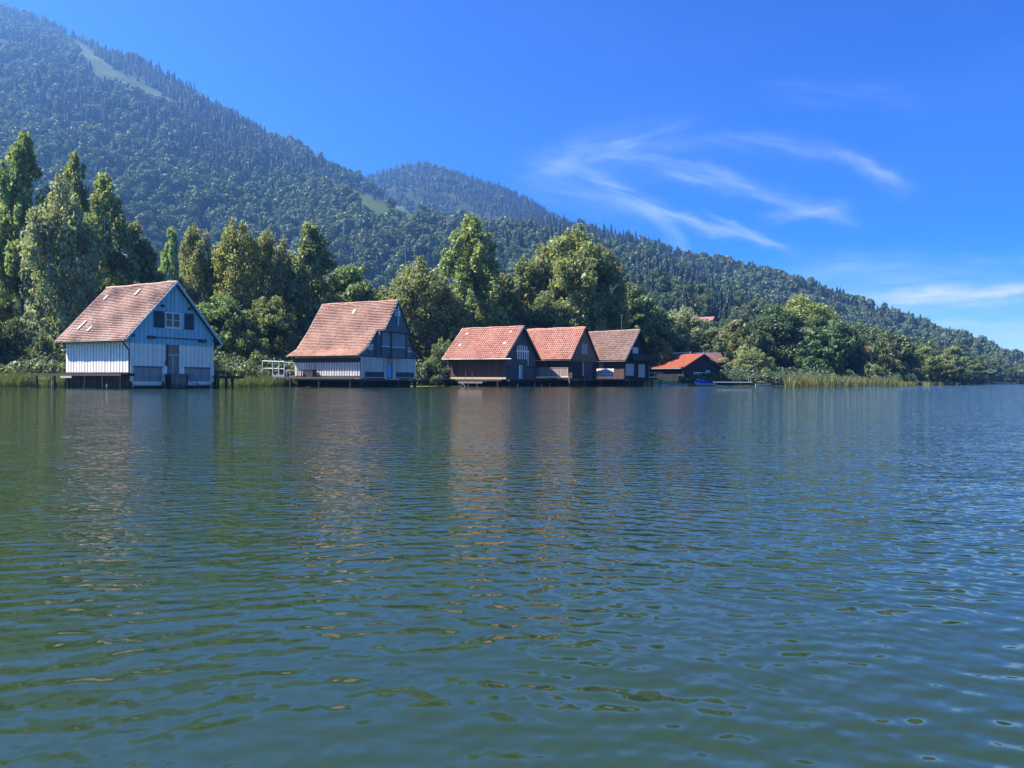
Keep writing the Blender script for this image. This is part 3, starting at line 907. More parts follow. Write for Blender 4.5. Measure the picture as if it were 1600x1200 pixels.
for gx0, gx1, _, gz1 in gates:
    h.box('gate_lintel', 'slate', gx0 - .05, gx1 + .05, -.11, 0.0, gz1 - .12, gz1)
    g = h.box('gate_infill', 'gatewood', gx0 + .02, gx1 - .02, -.02, -.001, 0.28, gz1 - .13)
    h.planks('f', 'gatewood', gx0 + .02, gx1 - .02, 0.62, gz1 - .13, 0.33, .012, .02, off=.022, name='gate_board', parent=g)
    h.box('gate_sill', 'white', gx0 + .02, gx1 - .02, -.09, -.024, 0.26, 0.60, parent=g)
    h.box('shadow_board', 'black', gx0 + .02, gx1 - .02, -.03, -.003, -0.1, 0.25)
for a, b in ((0.0, .30), (2.91, 3.36), (4.50, 5.01), (7.66, W)):
    h.box('corner_board', 'white', a + .01, b - .01, -.085, -.052, 0.08, 1.9)
# door with dark light above, two narrow glazed leaves
d = h.box('door_frame', 'slate', 3.36, 4.50, -.03, -.002, 1.25, 3.76)
h.box('jamb', 'navy', 3.36, 3.45, -.08, -.031, 1.25, 3.76, parent=d); h.box('jamb', 'slatepale', 4.36, 4.50, -.08, -.031, 1.25, 3.76, parent=d)
h.box('transom_light', 'glass', 3.47, 4.34, -.05, -.031, 2.95, 3.68, parent=d)
h.box('transom_bar', 'paleblue', 3.45, 4.36, -.075, -.031, 2.82, 2.93, parent=d)
for a, b in ((3.47, 3.88), (3.92, 4.34)):
    lf = h.box('door_leaf', 'slatepale', a, b, -.06, -.031, 1.3, 2.81, parent=d)
    h.box('door_glass', 'glass', a + .08, b - .08, -.072, -.061, 1.55, 2.7, parent=d)
h.box('door_post', 'paleblue', 3.86, 3.94, -.09, -.062, 1.3, 2.81, parent=d)
h.box('lamp', 'navy', 3.16, 3.24, -.2, -.09, 1.95, 2.35)
# gable window and shutters
h.window('trim', 'f', 3.13, 4.58, 5.15, 6.45, 2, 2, 0.08, 0.075)
h.box('window_sill', 'trim', 3.08, 4.66, -.17, -.07, 5.06, 5.13)
h.box('pale_panel', 'paleblue', 4.60, 4.98, -.085, -.066, 5.15, 6.45)
for a, b in ((2.09, 3.06), (4.99, 5.92)):
    s_ = h.box('shutter', 'navy', a, b, -.115, -.075, 5.10, 6.48)
    for k in range(3): h.box('batten', 'navy', a + .05, b - .05, -.13, -.116, 5.25 + k * .45, 5.33 + k * .45, parent=s_)
h.box('header_board', 'blue', 2.0, 6.0, -.10, -.07, 6.52, 6.60)
h.box('hoist_beam', 'navy', 1.9, 7.05, -.16, -.075, 4.24, 4.31)
h.box('beam_end', 'navy', 1.5, 2.1, -.35, -.075, 4.14, 4.36); h.box('beam_end', 'navy', 6.4, 7.1, -.35, -.075, 4.08, 4.32)
for x, z in ((2.74, 6.83), (5.34, 6.83), (.02, 4.22), (W - .14, 4.22)):
    h.box('purlin_end', 'navy', x, x + .16, -.38, -.07, z, z + .2)
# gutter and downpipe
h.b(MB().tube((-OS - .05, -OF, ZE - .09), (-OS - .05, L + OB, ZE - .07), .065, .065, 8), 'gutter', 'brownmetal')
h.b(MB().path([(-OS - .05, -.2, ZE - .12), (-OS - .02, -.2, ZE - .32), (-.14, -.14, ZE - .85), (-.13, -.12, ZE - 1.1), (-.13, -.12, 1.3)], .055, .055, 8), 'downpipe', 'navy')
for (yy, s0, s1) in ((2.0, .9, .62), (6.8, 2.4, 2.85), (5.2, 5.0, 5.45), (2.6, 5.1, 5.5), (.9, 5.7, 6.1)):
    pass
def roof_patch(h, prof, yy, s, ln=.5, wd=.2, mat='glasstile'):
    (o0, z0), (o1, z1) = prof[0], prof[-1]
    l = math.hypot(o1 - o0, z1 - z0); dx, dz = (o1 - o0) / l, (z1 - z0) / l; nx, nz = -dz, dx
    c = lambda q, hh: (h.W / 2 - (o0 + dx * q + nx * hh), z0 + dz * q + nz * hh)
    a, b, e, f = c(s, .06), c(s + ln, .10), c(s + ln, .155), c(s, .135)
    h.b(MB().prism([(p[0], yy, p[1]) for p in (a, b, e, f)], (0, wd, 0)), 'glass_tile', mat)
for yy, s, ln in ((7.7, 1.25, .55), (3.6, .75, .75), (7.3, 4.5, 1.1), (5.6, 5.3, .6)):
    roof_patch(h, prof, yy, s, ln, .26)
# landing and ladder in front of the door
h.box('landing_deck', 'weathered', 3.05, 5.2, -.95, -.12, 1.16, 1.26)
h.planks('f', 'weathered', 3.1, 4.6, 0.05, 1.15, .27, .02, .03, off=.86, name='landing_board')
h.box('landing_back', 'black', 3.12, 4.58, -.84, -.13, -.3, 1.14)
for x in (3.08, 4.64): h.b(MB().tube((x, -.9, -1), (x, -.9, 1.15), .07, .07, 8), 'pile', 'post')
ld = h.bar('ladder', 'slatepale', (4.85, -.75, 1.3), (5.35, -1.25, -.3), .05, .06)
h.bar('rail', 'slatepale', (5.42, -.62, 1.3), (5.92, -1.12, -.3), .05, .06, parent=ld)
for k in range(4):
    u = .15 + k * .2
    h.bar('rung', 'slatepale', (4.85 + .5 * u, -.75 - .5 * u, 1.3 - 1.6 * u), (5.42 + .5 * u, -.62 - .5 * u, 1.3 - 1.6 * u), .03, .03, parent=ld)
h.posts('post', [(.05, -.02), (W - .05, -.06), (.05, L), (W, L), (2.95, -.02), (4.95, -.02), (.1, 4.4)], .13, -1.5, 0.6)
# side jetty
j = empty('jetty', (-30.81, 60, 0), R(60.8)); tag(j, 'long dark wooden jetty beside the white wall of the blue gabled boathouse', 'jetty')
hj = House.__new__(House); hj.o, hj.W, hj.L, hj.rng = j, W, L, random.Random(3)
for i in range(5):
    hj.box('deck_board', 'dark', -1.30 + i * .25, -1.07 + i * .25, -.9, 11.4, 1.21, 1.26)
hj.box('deck_beam', 'post', -1.32, -1.22, -.9, 11.4, 1.03, 1.2); hj.box('deck_beam', 'post', -.25, -.15, -.9, 11.4, 1.03, 1.2)
hj.posts('post', [(-1.2, y) for y in (-.75, 1.6, 4.0, 6.4, 8.4, 11.0)], .10, -1.4, 1.03)
hj.box('fender_board', 'palewood', -1.40, -1.33, 5.6, 7.2, .86, 1.02)
hj.b(MB().tube((-1.32, 8.6, .0), (-1.32, 8.55, .5), .07, .04, 7), 'float', 'trim'); hj.b(MB().tube((-1.34, .9, .05), (-1.34, .88, .38), .06, .03, 7), 'float', 'trim')
j = empty('jetty', (-30.81, 60, 0), R(60.8)); tag(j, 'short dark jetty on thick piles right of the blue gabled boathouse', 'jetty')
hj.o = j
for i in range(6): hj.box('deck_board', 'dark', W - .2, W + 3.0, -.55 + i * .3, -.27 + i * .3, 1.05, 1.11)
hj.box('deck_beam', 'post', W - .15, W + 2.9, -.5, -.38, .88, 1.04)
hj.posts('post', [(W + .15, -.45), (W + 1.0, -.45), (W + 1.0, 1.0), (W + 2.6, .6)], .13, -1.4, .9)
hj.posts('post', [(W + .3, .3)], .07, 1.1, 1.9)

# ================================================================== 2: boathouse with jutting gable
W, L, ZE, ZR = 10.34, 9.3, 3.43, 9.80
h = House('boathouse', -16.28, 80, 62.8, W, L, 'boathouse with jutting dark slate blue gable, bay and steep flared tiled roof')
prof = [(0, ZR), (2.45, 6.42), (4.3, 4.25), (5.80, ZE)]
rz = lerp_prof(prof, W); wall_top = lambda x: rz(x) - 0.15
y0f = lambda z: -1.15 if z > 6.4 else -.12
h.b(MB().prism([(0, 0.001, .9), (W, 0.001, .9), (W, 0.001, wall_top(W)), (W * .91, .001, wall_top(W * .91)), (W / 2 + 2.45, .001, wall_top(W / 2 + 2.45)), (W / 2, 0.001, wall_top(W / 2)), (W / 2 - 2.45, .001, wall_top(W / 2 - 2.45)), (W * .09, .001, wall_top(W * .09)), (0, 0.001, wall_top(0))], (0, .12, 0)), 'gable_wall', 'slate')
h.b(MB().prism([(0, L - .12, .9), (W, L - .12, .9), (W, L - .12, wall_top(W)), (W * .91, L - .12, wall_top(W * .91)), (W / 2 + 2.45, L - .12, wall_top(W / 2 + 2.45)), (W / 2, L - .12, wall_top(W / 2)), (W / 2 - 2.45, L - .12, wall_top(W / 2 - 2.45)), (W * .09, L - .12, wall_top(W * .09)), (0, L - .12, wall_top(0))], (0, .12, 0)), 'gable_wall', 'slate')
h.box('side_wall', 'weathered', .001, .12, .13, L - .13, .9, wall_top(0)); h.box('side_wall', 'weathered', W - .12, W - .001, .13, L - .13, .9, wall_top(W))
h.roof(prof, -.12, L + .58, 'tile_orange', 'flat', .24, .24, y0f=y0f)
h.verge(prof[1:], -.13, 'slatepale', .12, .05); h.verge(prof[:2], -1.16, 'slatepale', .12, .05)
h.verge(prof, L + .63, 'trim', .1, .05)
# upper jutting gable
zj = lambda x: wall_top(x) - .0
h.b(MB().prism([(W / 2 - 2.3, -.98, 6.40), (W / 2 + 2.3, -.98, 6.40), (W / 2, -.98, ZR - .16)], (0, .08, 0)), 'gable_front', 'black')
h.planks('f', 'slate', W / 2 - 2.2, W / 2 + 2.2, 6.38, lambda x: wall_top(x) - .03, .30, .02, .03, [(4.6, 5.75, 8.05, 8.85)], off=.985)
h.box('jutting_floor', 'slate', W / 2 - 2.55, W / 2 + 2.75, -1.06, -.002, 6.24, 6.37)
h.window('trim', 'f', 4.65, 5.25, 8.08, 8.82, 2, 2, .07, 1.01); h.box('window_shutter', 'trim', 5.33, 5.72, -1.07, -1.03, 8.05, 8.72)
fl = h.box('mast_bracket', 'trim', 5.20, 5.32, -1.18, -1.08, 6.95, 9.2)
# slate-blue storey and bay
h.planks('f', 'slate', .05, 2.66, 3.46, lambda x: wall_top(x) - .02, .32, .015, .03, [(1.3, 2.04, 4.13, 4.73)])
h.planks('f', 'slate', 8.0, W - .05, 3.46, lambda x: min(6.24, wall_top(x) - .02), .32, .015, .03, [(8.52, 9.38, 4.11, 4.71)])
bay = h.box('bay', 'slate', 2.66, 8.0, -.55, -.001, 3.38, 6.235)
for a, b, c, d, mt in ((2.98, 4.45, 4.60, 6.16, 'mauve'), (4.85, 7.40, 4.62, 6.16, 'slatepale'), (2.98, 4.45, 3.5, 4.5, 'slate'), (4.85, 7.40, 3.5, 4.5, 'slate')):
    h.box('bay_panel', mt, a, b, -.585, -.551, c, d, parent=bay)
for a, b in ((2.98, 4.45), (4.85, 7.40)):
    h.box('bay_sill', 'trim', a, b, -.64, -.552, 4.51, 4.59, parent=bay)
for x in (2.70, 4.50, 7.45): h.box('bay_post', 'navy', x, x + .3, -.63, -.552, 3.38, 6.2, parent=bay)
h.box('bay_strip', 'slatepale', 7.78, 7.96, -.6, -.552, 4.3, 6.1, parent=bay)
h.window('trim', 'f', 1.3, 2.04, 4.13, 4.73, 1, 2, .12, .03); h.window('trim', 'f', 8.52, 9.38, 4.11, 4.71, 1, 2, .14, .03)
h.box('storey_beam', 'navy', -.02, W + .02, -.10, -.036, 3.34, 3.45)
# lower boards, door
holes = [(4.15, 6.05, 0, 3.5), (.85, 4.1, 0, 1.72), (6.45, 9.9, 0, 1.72)]
h.planks('f', 'greywhite', .02, W - .02, 1.0, 3.33, .335, .035, .035, holes)
for a, b in ((.85, 4.1), (6.45, 9.9)):
    h.box('gate_infill', 'navy', a, b, -.02, -.001, 1.15, 1.72); h.box('gate_ledge', 'greywhite', a - .2, b, -.3, -.02, 1.05, 1.13)  # navy slab painted in for the dark recess above the ledge
h.box('corner_board', 'greywhite', 4.12, 4.55, -.08, -.002, .95, 3.33); h.box('corner_board', 'greywhite', 5.68, 6.08, -.08, -.002, .95, 3.33)
d = h.box('door_frame', 'black', 4.56, 5.67, -.04, -.002, 1.1, 3.33)
h.box('transom_light', 'glass', 4.66, 5.58, -.055, -.041, 2.66, 3.25, parent=d)
lf = h.box('door_leaf', 'bluedoor', 4.58, 5.30, -.16, -.10, 1.12, 2.62, parent=d); h.b(MB().tube((5.2, -.21, 1.8), (5.2, -.165, 1.8), .03), 'handle', 'metal', d)
h.box('door_step', 'greywhite', 4.2, 6.0, -.7, -.09, .86, .98)
h.planks('s', 'greywhite', 0, L, 1.25, wall_top(0) - .04, .36, .10, .05)
h.box('eave_board_or_shade', 'dark', -.09, -.055, 0, L, 2.72, 3.2)  # dark strip painted in for the eave's shadow on the upper wall
h.box('floor_frame', 'post', -.1, W + .1, -.25, L, .62, .85)
h.posts('post', [(.15, 0), (3.6, 0), (5.1, -.1), (6.6, 0), (W - .2, 0), (.1, 4.6), (.1, 8.8), (W - .2, 5)], .19, -1.6, .64)
h.box('void_shade_block', 'black', .4, W - .4, .5, L - .3, -.4, .62)  # black block stands in for the shaded void between the piles
roof_patch(h, [(0, ZR), (2.45, 6.42)], 4.2, 1.15, .62, .28)
# lightning mast on the ridge
ms = h.b(MB().tube((W / 2, -1.05, 9.75), (W / 2, -1.05, 15.3), .045, .022, 6), 'mast', 'metal')
h.bar('mast_arm', 'metal', (W / 2 - .4, -1.05, 14.8), (W / 2 + .4, -1.05, 14.8), .03, .03, parent=ms)
# jetty along the side
j = empty('jetty', (-16.28, 80, 0), R(62.8)); tag(j, 'low dark jetty under the flared roof beside the grey white side wall', 'jetty')
hj = House.__new__(House); hj.o, hj.W, hj.L, hj.rng = j, W, L, random.Random(4)
for i in range(5): hj.box('deck_board', 'weathered', -1.45 + i * .28, -1.19 + i * .28, -.1, 11.6, 1.05, 1.10)
hj.box('deck_beam', 'post', -1.47, -1.37, -.1, 11.6, .84, 1.04)
hj.posts('post', [(-1.35, 8.6), (-1.35, 9.9)], .2, -1.5, .86); hj.posts('post', [(-1.3, 4.6), (-1.3, .3), (-1.3, 11.3)], .1, -1.5, .86)

# ================================================================== 3: grey-green boathouse with white balusters
W, L, ZE, ZR = 8.77, 9.62, 3.94, 8.68
OS, OF, OB = .62, .50, .81
h = House('boathouse', -1.04, 104, 58.2, W, L, 'boathouse with bright red pantile roof and white balusters in its grey green gable')
prof = [(0, ZR), (W / 2 + OS, ZE)]
rz = lerp_prof(prof, W); wall_top = lambda x: rz(x) - .15
def simple_shell(h, W, L, zb, mat, wall_top, side, ins=0.0):
    for y in (.001, L - .12):
        h.b(MB().prism([(ins, y, zb), (W, y, zb), (W, y, wall_top(W)), (W / 2, y, wall_top(W / 2)), (ins, y, wall_top(ins))], (0, .12, 0)), 'gable_wall', mat)
    h.box('side_wall', side, ins + .001, ins + .12, .13, L - .13, zb, wall_top(ins)); h.box('side_wall', side, W - .12, W - .001, .13, L - .13, zb, wall_top(W))
simple_shell(h, W, L, .9, 'greygreen', wall_top, 'darkbrown', .42)
h.roof(prof, -OF, L + OB, 'tile_red', 'pan', .44, .34)
h.verge(prof, -OF, 'greygreen', .2, .05); h.verge(prof, -OF - .052, 'slatepale', .05, .03, 'verge_strip', drop=-.02); h.verge(prof, L + OB + .05, 'trim', .1, .05)
h.planks('f', 'greygreen', .44, W - .02, .95, lambda x: wall_top(x) - .02, .36, .02, .03, [(3.05, 6.2, 3.85, 6.0), (3.75, 4.75, 0, 3.15)])
h.planks('s', 'darkbrown', 0, L, 1.3, wall_top(.42) - .04, .34, .02, .03, off=-.42)
h.box('base_board', 'palewood', .33, .418, 0, L, 1.02, 1.28)
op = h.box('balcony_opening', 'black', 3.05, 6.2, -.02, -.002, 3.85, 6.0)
for i in range(5):
    x = 3.25 + i * .62
    zt = 5.95 - (0.0 if 0 < i < 4 else .1)
    h.box('baluster', 'trim', x, x + .26, -.09, -.021, 3.9, zt, parent=op)
h.box('baluster_rail', 'trim', 2.9, 6.4, -.16, -.091, 4.95, 5.2, parent=op)
h.box('corner_board', 'trim', 6.24, 6.36, -.1, -.04, 3.0, 5.1)
for a, b in ((.5, 2.05), (6.0, 8.5)):
    h.box('ledge', 'black', a, b, -.14, -.035, 2.78, 2.90); h.box('lower_panel', 'greygreen', a + .1, b - .1, -.06, -.036, 1.2, 2.7)
d = h.box('door', 'paleblue', 3.78, 4.72, -.07, -.01, 1.08, 3.1); h.box('door_edge', 'trim', 3.78, 4.05, -.09, -.071, 1.08, 3.1, parent=d); h.box('door_strip', 'slate', 4.35, 4.43, -.085, -.071, 1.2, 3.0, parent=d)
h.b(MB().tube((-OS - .05, -OF - 1.0, ZE - .12), (-OS - .05, L + OB, ZE - .06), .07, .07, 8), 'gutter', 'metal')
h.b(MB().prism([(-.1, L + .1, 2.6), (-.1, L + .5, 3.9), (-.1, L + .1, 3.9)], (.1, 0, 0)), 'bracket', 'palewood')
h.box('floor_frame', 'post', -.1, W + .1, -.9, L, .7, .92); h.box('front_deck', 'dark', -.1, W + .3, -1.0, -.1, .93, 1.0)
h.box('underside_block', 'black', .5, W - .3, .6, L - .3, -.4, .7)  # solid black block below the floor frame
h.posts('post', [(.2, -.7), (2.2, -.7), (W - .2, -.7), (W - .2, 4), (.1, 4.8), (.1, 9)], .13, -1.5, .72); h.posts('trim', [(1.9, -.95), (6.6, -.95), (W + .2, -.95)], .09, -1.5, .35, 'float')
for yy, s in ((8.6, 1.15), (.9, 1.0), (8.5, 3.7), (.8, 3.5)): roof_patch(h, prof, yy, s, .55, .42)
j = empty('jetty', (-1.04, 104, 0), R(58.2)); tag(j, 'dark jetty running along the brown side wall of the baluster boathouse', 'jetty')
hj = House.__new__(House); hj.o, hj.W, hj.L, hj.rng = j, W, L, random.Random(5)
for i in range(5): hj.box('deck_board', 'weathered', -1.5 + i * .28, -1.24 + i * .28, -.4, 17.5, .97, 1.02)
hj.box('deck_beam', 'post', -1.52, -1.42, -.4, 17.5, .74, .96)
hj.posts('palewood', [(-1.55, 12.6), (-1.55, 15.6)], .07, -1.5, .9); hj.posts('post', [(-1.45, y) for y in (.2, 6.6, 9.6, 14, 17)], .1, -1.5, .8)
j = empty('bathing_platform', (-1.04, 104, 0), R(58.2)); tag(j, 'small grey bathing platform on posts with two upright handrails', 'platform')
hj.o = j
for i in range(4): hj.box('deck_board', 'weathered', -2.75 + i * .3, -2.47 + i * .3, 1.9, 6.0, .60, .68)
hj.box('deck_beam', 'weathered', -2.76, -2.66, 1.9, 6.0, .42, .59)
hj.posts('weathered', [(-2.65, 5.4), (-2.65, 4.3), (-2.65, 2.8)], .09, -1.5, .45)
hj.bar('brace', 'trim', (-2.75, 5.3, .45), (-2.75, 4.7, -.05), .06, .06)
hj.posts('metal', [(-1.6, 4.4), (-1.6, 5.5)], .03, .6, 2.1, 'handrail')

# ================================================================== 4: red roof, ochre gable
W, L, ZE, ZR = 8.18, 9.69, 4.0, 9.02
OS, OF, OB = .41, .26, .60
h = House('boathouse', 8.71, 110, 56.3, W, L, 'boathouse with red pantile roof and plain ochre brown gable above a dark open front')
prof = [(0, ZR), (W / 2 + OS, ZE)]
rz = lerp_prof(prof, W); wall_top = lambda x: rz(x) - .15
simple_shell(h, W, L, 1.1, 'black', wall_top, 'dark', .40)
h.roof(prof, -OF, L + OB, 'tile_red', 'pan', .44, .34)
h.verge(prof, -OF, 'darkbrown', .14, .05); h.verge(prof, L + OB + .05, 'darkbrown', .1, .05)
h.planks('f', 'ochre', .42, W - .02, 3.76, lambda x: wall_top(x) - .02, .38, .012, .03, [(3.05, 5.05, 4.87, 6.55)])
h.planks('f', 'black', .42, W - .02, 1.15, 3.74, .38, .02, .02)
s_ = h.box('shutter', 'bluegrey', 3.09, 5.02, -.07, -.002, 4.89, 6.53); h.box('shutter_frame', 'navy', 5.02, 5.10, -.09, -.002, 4.85, 6.57, parent=s_); h.box('shutter_batten', 'bluegrey', 4.0, 4.08, -.085, -.071, 4.89, 6.53, parent=s_)
h.box('post', 'palewood', 3.42, 3.66, -.16, -.025, 1.65, 3.7); h.box('door', 'navy', 3.75, 6.6, -.06, -.025, 1.2, 3.6)
h.planks('s', 'darkbrown', 0, L, 1.2, wall_top(.4) - .04, .36, .02, .03, off=-.40)
h.box('eave_board_or_shade', 'weathered', -OS - .06, -OS - .01, -OF, L + OB, ZE - .16, ZE - .06)
# slatted balustrade on the side
h.planks('s', 'slatbrown', .05, 6.5, 1.5, 2.74, .20, .05, .03, off=.75, name='slat')
h.box('balustrade_back', 'darkbrown', -.745, -.70, .05, 6.5, 1.52, 2.70); h.box('white_beam', 'trim', -.85, -.70, 0, 6.55, 1.36, 1.49); h.box('top_rail', 'slatbrown', -.83, -.68, 0, 6.55, 2.75, 2.82)
h.box('deck', 'dark', -1.1, 0, -.4, L, 1.0, 1.10); h.box('floor_frame', 'post', -1.0, W + .1, -.5, L, .8, .98)
h.box('underside_block', 'black', .6, W - .3, .9, L - .3, -.4, .8)  # black block filling the space under the floor
h.posts('post', [(-.9, 1.5), (-.9, 4.4), (-.9, 7.4), (.3, -.4), (W - .2, -.4), (W - .2, 4)], .11, -1.5, .82); h.posts('palewood', [(-1.05, 3.0), (-1.05, 5.6)], .09, -1.5, .5, 'float')
st = h.box('boat_step', 'slate', 2.4, 7.7, -1.0, -.5, 1.02, 1.10)
h.posts('slate', [(2.5, -.95), (7.6, -.95)], .05, -1.4, 1.0); h.posts('slate', [(7.0, -.9)], .03, 1.1, 2.7, 'handrail')
p_ = MB().tube((10 - 1.6, 108.9, -1.6), (10 - 1.62, 108.9, 1.45), .10, .09, 10).build('mooring_pole', M['weathered'])
tag(p_, 'pale grey mooring pole standing in the water before the ochre gabled boathouse', 'pole')

# ================================================================== 5: black boathouse with herringbone shutters
W, L, ZE, ZR = 6.7, 9.03, 4.09, 9.03
OS, OF, OB = .66, .63, .59
h = House('boathouse', 17.5, 116, 46.0, W, L, 'black boathouse with brown tiled roof and white patterned shutters')
prof = [(0, ZR), (W / 2 + OS, ZE)]
rz = lerp_prof(prof, W); wall_top = lambda x: rz(x) - .15
simple_shell(h, W, L, 1.1, 'black', wall_top, 'black')
h.roof(prof, -OF, L + OB, 'tile_brown', 'pan', .40, .32)
h.verge(prof, -OF, 'weathered', .16, .05, side=(-1,)); h.verge(prof, -OF, 'black', .16, .05, side=(1,)); h.verge(prof, L + OB + .05, 'darkbrown', .1, .05)
h.planks('f', 'black', .02, W - .02, 1.15, lambda x: wall_top(x) - .02, .36, .02, .03, [(2.0, 3.65, 5.15, 6.3)])
h.planks('s', 'darkbrown', 0, L, 1.2, wall_top(0) - .04, .36, .02, .03)
def pattern_mat(name, kind):
    m, t = new_mat(name)
    tc = t.n('ShaderNodeTexCoord'); sp = t.n('ShaderNodeSeparateXYZ'); t.val(sp.inputs[0], tc.outputs['Object'])
    x, y, z = sp.outputs
    red, wht = (0.14, 0.035, 0.05, 1), (0.80, 0.76, 0.74, 1)
    if kind == 'herring':
        a = t.math('PINGPONG', x, 0.42); u = t.math('ADD', t.math('MULTIPLY', a, 1.0), z)
        f = t.math('GREATER_THAN', t.math('FRACT', t.math('DIVIDE', u, 0.42)), 0.5)
    elif kind == 'chevron':
        a = t.math('ABSOLUTE', t.math('SUBTRACT', y, 4.53)); u = t.math('ADD', t.math('MULTIPLY', a, 0.9), z)
        f = t.math('GREATER_THAN', t.math('FRACT', t.math('DIVIDE', u, 0.34)), 0.5)
    else:
        nz = t.noise(tc.outputs['Object'], 0.7, 2, 0.5)
        u = t.math('ADD', z, t.math('MULTIPLY', t.math('SUBTRACT', nz, 0.5), 0.35))
        f = t.math('GREATER_THAN', t.math('FRACT', t.math('DIVIDE', u, 0.36)), 0.72)
        wht = (0.78, 0.70, 0.69, 1); red = (0.42, 0.12, 0.12, 1)
    finish(t, t.mix(f, wht, red), .8)
    return m
M['herring'] = pattern_mat('herringbone_paint', 'herring'); M['chevron'] = pattern_mat('chevron_paint', 'chevron'); M['stripes'] = pattern_mat('striped_cloth', 'stripes')
for a, b, c, d in ((.17, 2.42, 1.69, 3.55), (3.64, 5.49, 1.44, 3.55)):
    s_ = h.box('patterned_shutter', 'herring', a, b, -.09, -.045, c, d); h.box('shutter_rim', 'black', a - .06, a, -.1, -.04, c - .05, d + .05, parent=s_); h.box('shutter_rim', 'black', b, b + .06, -.1, -.04, c - .05, d + .05, parent=s_)
h.window('slatepale', 'f', 2.04, 3.61, 5.2, 6.25, 3, 1, .07, .04, glass='curtain')
bl = h.box('balcony', 'black', .9, W - .1, -.95, -.04, 4.12, 4.25)
for i in range(18): h.box('balcony_slat', 'navy', .95 + i * .31, 1.15 + i * .31, -.93, -.89, 4.26, 5.0, parent=bl)
h.box('balcony_rail', 'navy', .9, W - .1, -.97, -.86, 5.01, 5.09, parent=bl)
s_ = h.box('chevron_shutter', 'chevron', -.09, -.04, 4.05, 5.02, 2.9, 3.68)
h.box('eave_board_or_shade', 'weathered', -OS - .06, -OS - .01, -OF, L + OB, ZE - .2, ZE - .08)
h.box('deck', 'dark', -1.2, 0, -.4, L, 1.0, 1.10); h.box('front_deck', 'dark', -.2, W + .6, -.9, -.05, 1.0, 1.09); h.box('floor_frame', 'post', -1.0, W + .3, -.7, L, .78, .98)
h.box('deck_rail', 'palewood', -1.15, -1.05, -.3, 1.3, 1.12, 1.2)
h.box('underside_block', 'black', .3, W - .2, .6, L - .3, -.4, .8)  # plain black block beneath the house floor
h.posts('post', [(-1.0, .5), (-1.0, 3.5), (-1.0, 6.5), (.3, -.7), (2.6, -.7), (W - .1, -.7), (W + .3, 2)], .15, -1.5, .82)
h.posts('post', [(3.9, -.85), (4.7, -.85)], .1, -1.5, .9)
# striped cloth hung over the railing
aw = MB(); n = 14
for i in range(n):
    a, b = 1.25 + 4.4 * i / n, 1.25 + 4.4 * (i + 1) / n
    w1, w2 = .05 * math.sin(i * 1.1), .05 * math.sin((i + 1) * 1.1)
    aw.prism([(-1.25 + w1, a, 1.5 + .03 * math.sin(i)), (-1.25 + w2, b, 1.5 + .03 * math.sin(i + 1)), (-1.08, b, 2.78), (-1.08, a, 2.78)][::-1], (.012, 0, .004))
awo = aw.build('striped_awning', M['stripes']); awo.location = (17.5, 116, 0); awo.rotation_euler = (0, 0, R(46)); tag(awo, 'white cloth with thin red stripes hung along the side of the black boathouse', 'awning')
an = h.b(MB().tube((W / 2, 3.0, 8.95), (W / 2, 3.0, 11.3), .05, .04, 6), 'roof_mast', 'metal')
h.bar('vane', 'metal', (W / 2 - .35, 2.7, 11.3), (W / 2 + .35, 3.3, 11.42), .05, .08, parent=an); h.bar('vane', 'metal', (W / 2 + .1, 3.3, 11.42), (W / 2 - .1, 2.6, 11.62), .05, .05, parent=an)

# ================================================================== 6: low red house on the bank, and the one behind it
W, L, ZE, ZR = 11.3, 9.2, 3.35, 6.35
OS, OF, OB = .65, .6, .5
h = House('lake_house', 34.4, 150, 35.0, W, L, 'low dark wooden house with bright red roof and wide window behind the blue boat', 'house')
h.o.location.z = .15
prof = [(0, ZR), (W / 2 + OS, ZE)]
rz = lerp_prof(prof, W); wall_top = lambda x: rz(x) - .15
simple_shell(h, W, L, .2, 'black', wall_top, 'black')
h.roof(prof, -OF, L + OB, 'tile_bright', 'pan', .36, .30)
h.verge(prof, -OF, 'darkbrown', .18, .05); h.planks('f', 'black', .02, W - .02, .4, lambda x: wall_top(x) - .02, .5, .03, .03, [(3.0, 7.8, 1.2, 2.7)])
h.planks('s', 'black', 0, L, .4, wall_top(0) - .04, .5, .03, .03)
h.window('trim', 'f', 3.1, 6.6, 1.25, 2.6, 3, 1, .09, .04); h.box('open_shutter', 'paleblue', 6.75, 8.1, -.12, -.05, 1.2, 3.0); h.box('window_board', 'weathered', 3.0, 6.8, -.25, -.05, .7, .82)
h.window('slatepale', 'f', 9.0, 9.8, 1.3, 2.2, 1, 1, .1, .04); h.b(MB().tube((1.2, -.1, 1.5), (1.2, -.04, 1.5), .16, .16, 10), 'round_plaque', 'slatepale')
h.b(MB().tube((-OS - .05, -OF, ZE - .08), (-OS - .05, L + OB, ZE - .06), .07, .07, 7), 'gutter', 'metal'); h.b(MB().path([(-OS, -.1, ZE - .1), (-.15, -.15, ZE - .7), (-.15, -.15, .5)], .05, .05, 6), 'downpipe', 'metal')
h.bar('pale_verge_bar', 'trim', (W / 2 + 1.6, -OF - .09, 5.45), (W / 2 + 2.6, -OF - .09, 4.9), .05, .1)  # short white bar along part of the right verge
ch = h.box('chimney', 'darkbrown', 7.0, 7.6, 4.0, 4.6, 5.2, 7.0)
W, L, ZE, ZR = 8.0, 12.2, 4.6, 6.55
h = House('lake_house', 35.8, 163, 0, 8, 12, 'wide house with dull red roof and pale ridge behind the bright red roof', 'house')
h.o.location = (46.0, 163.5, 0.6); h.o.rotation_euler = (0, 0, R(88))
prof = [(0, ZR), (W / 2 + .7, ZE - .25)]
rz = lerp_prof(prof, W); wall_top = lambda x: rz(x) - .15
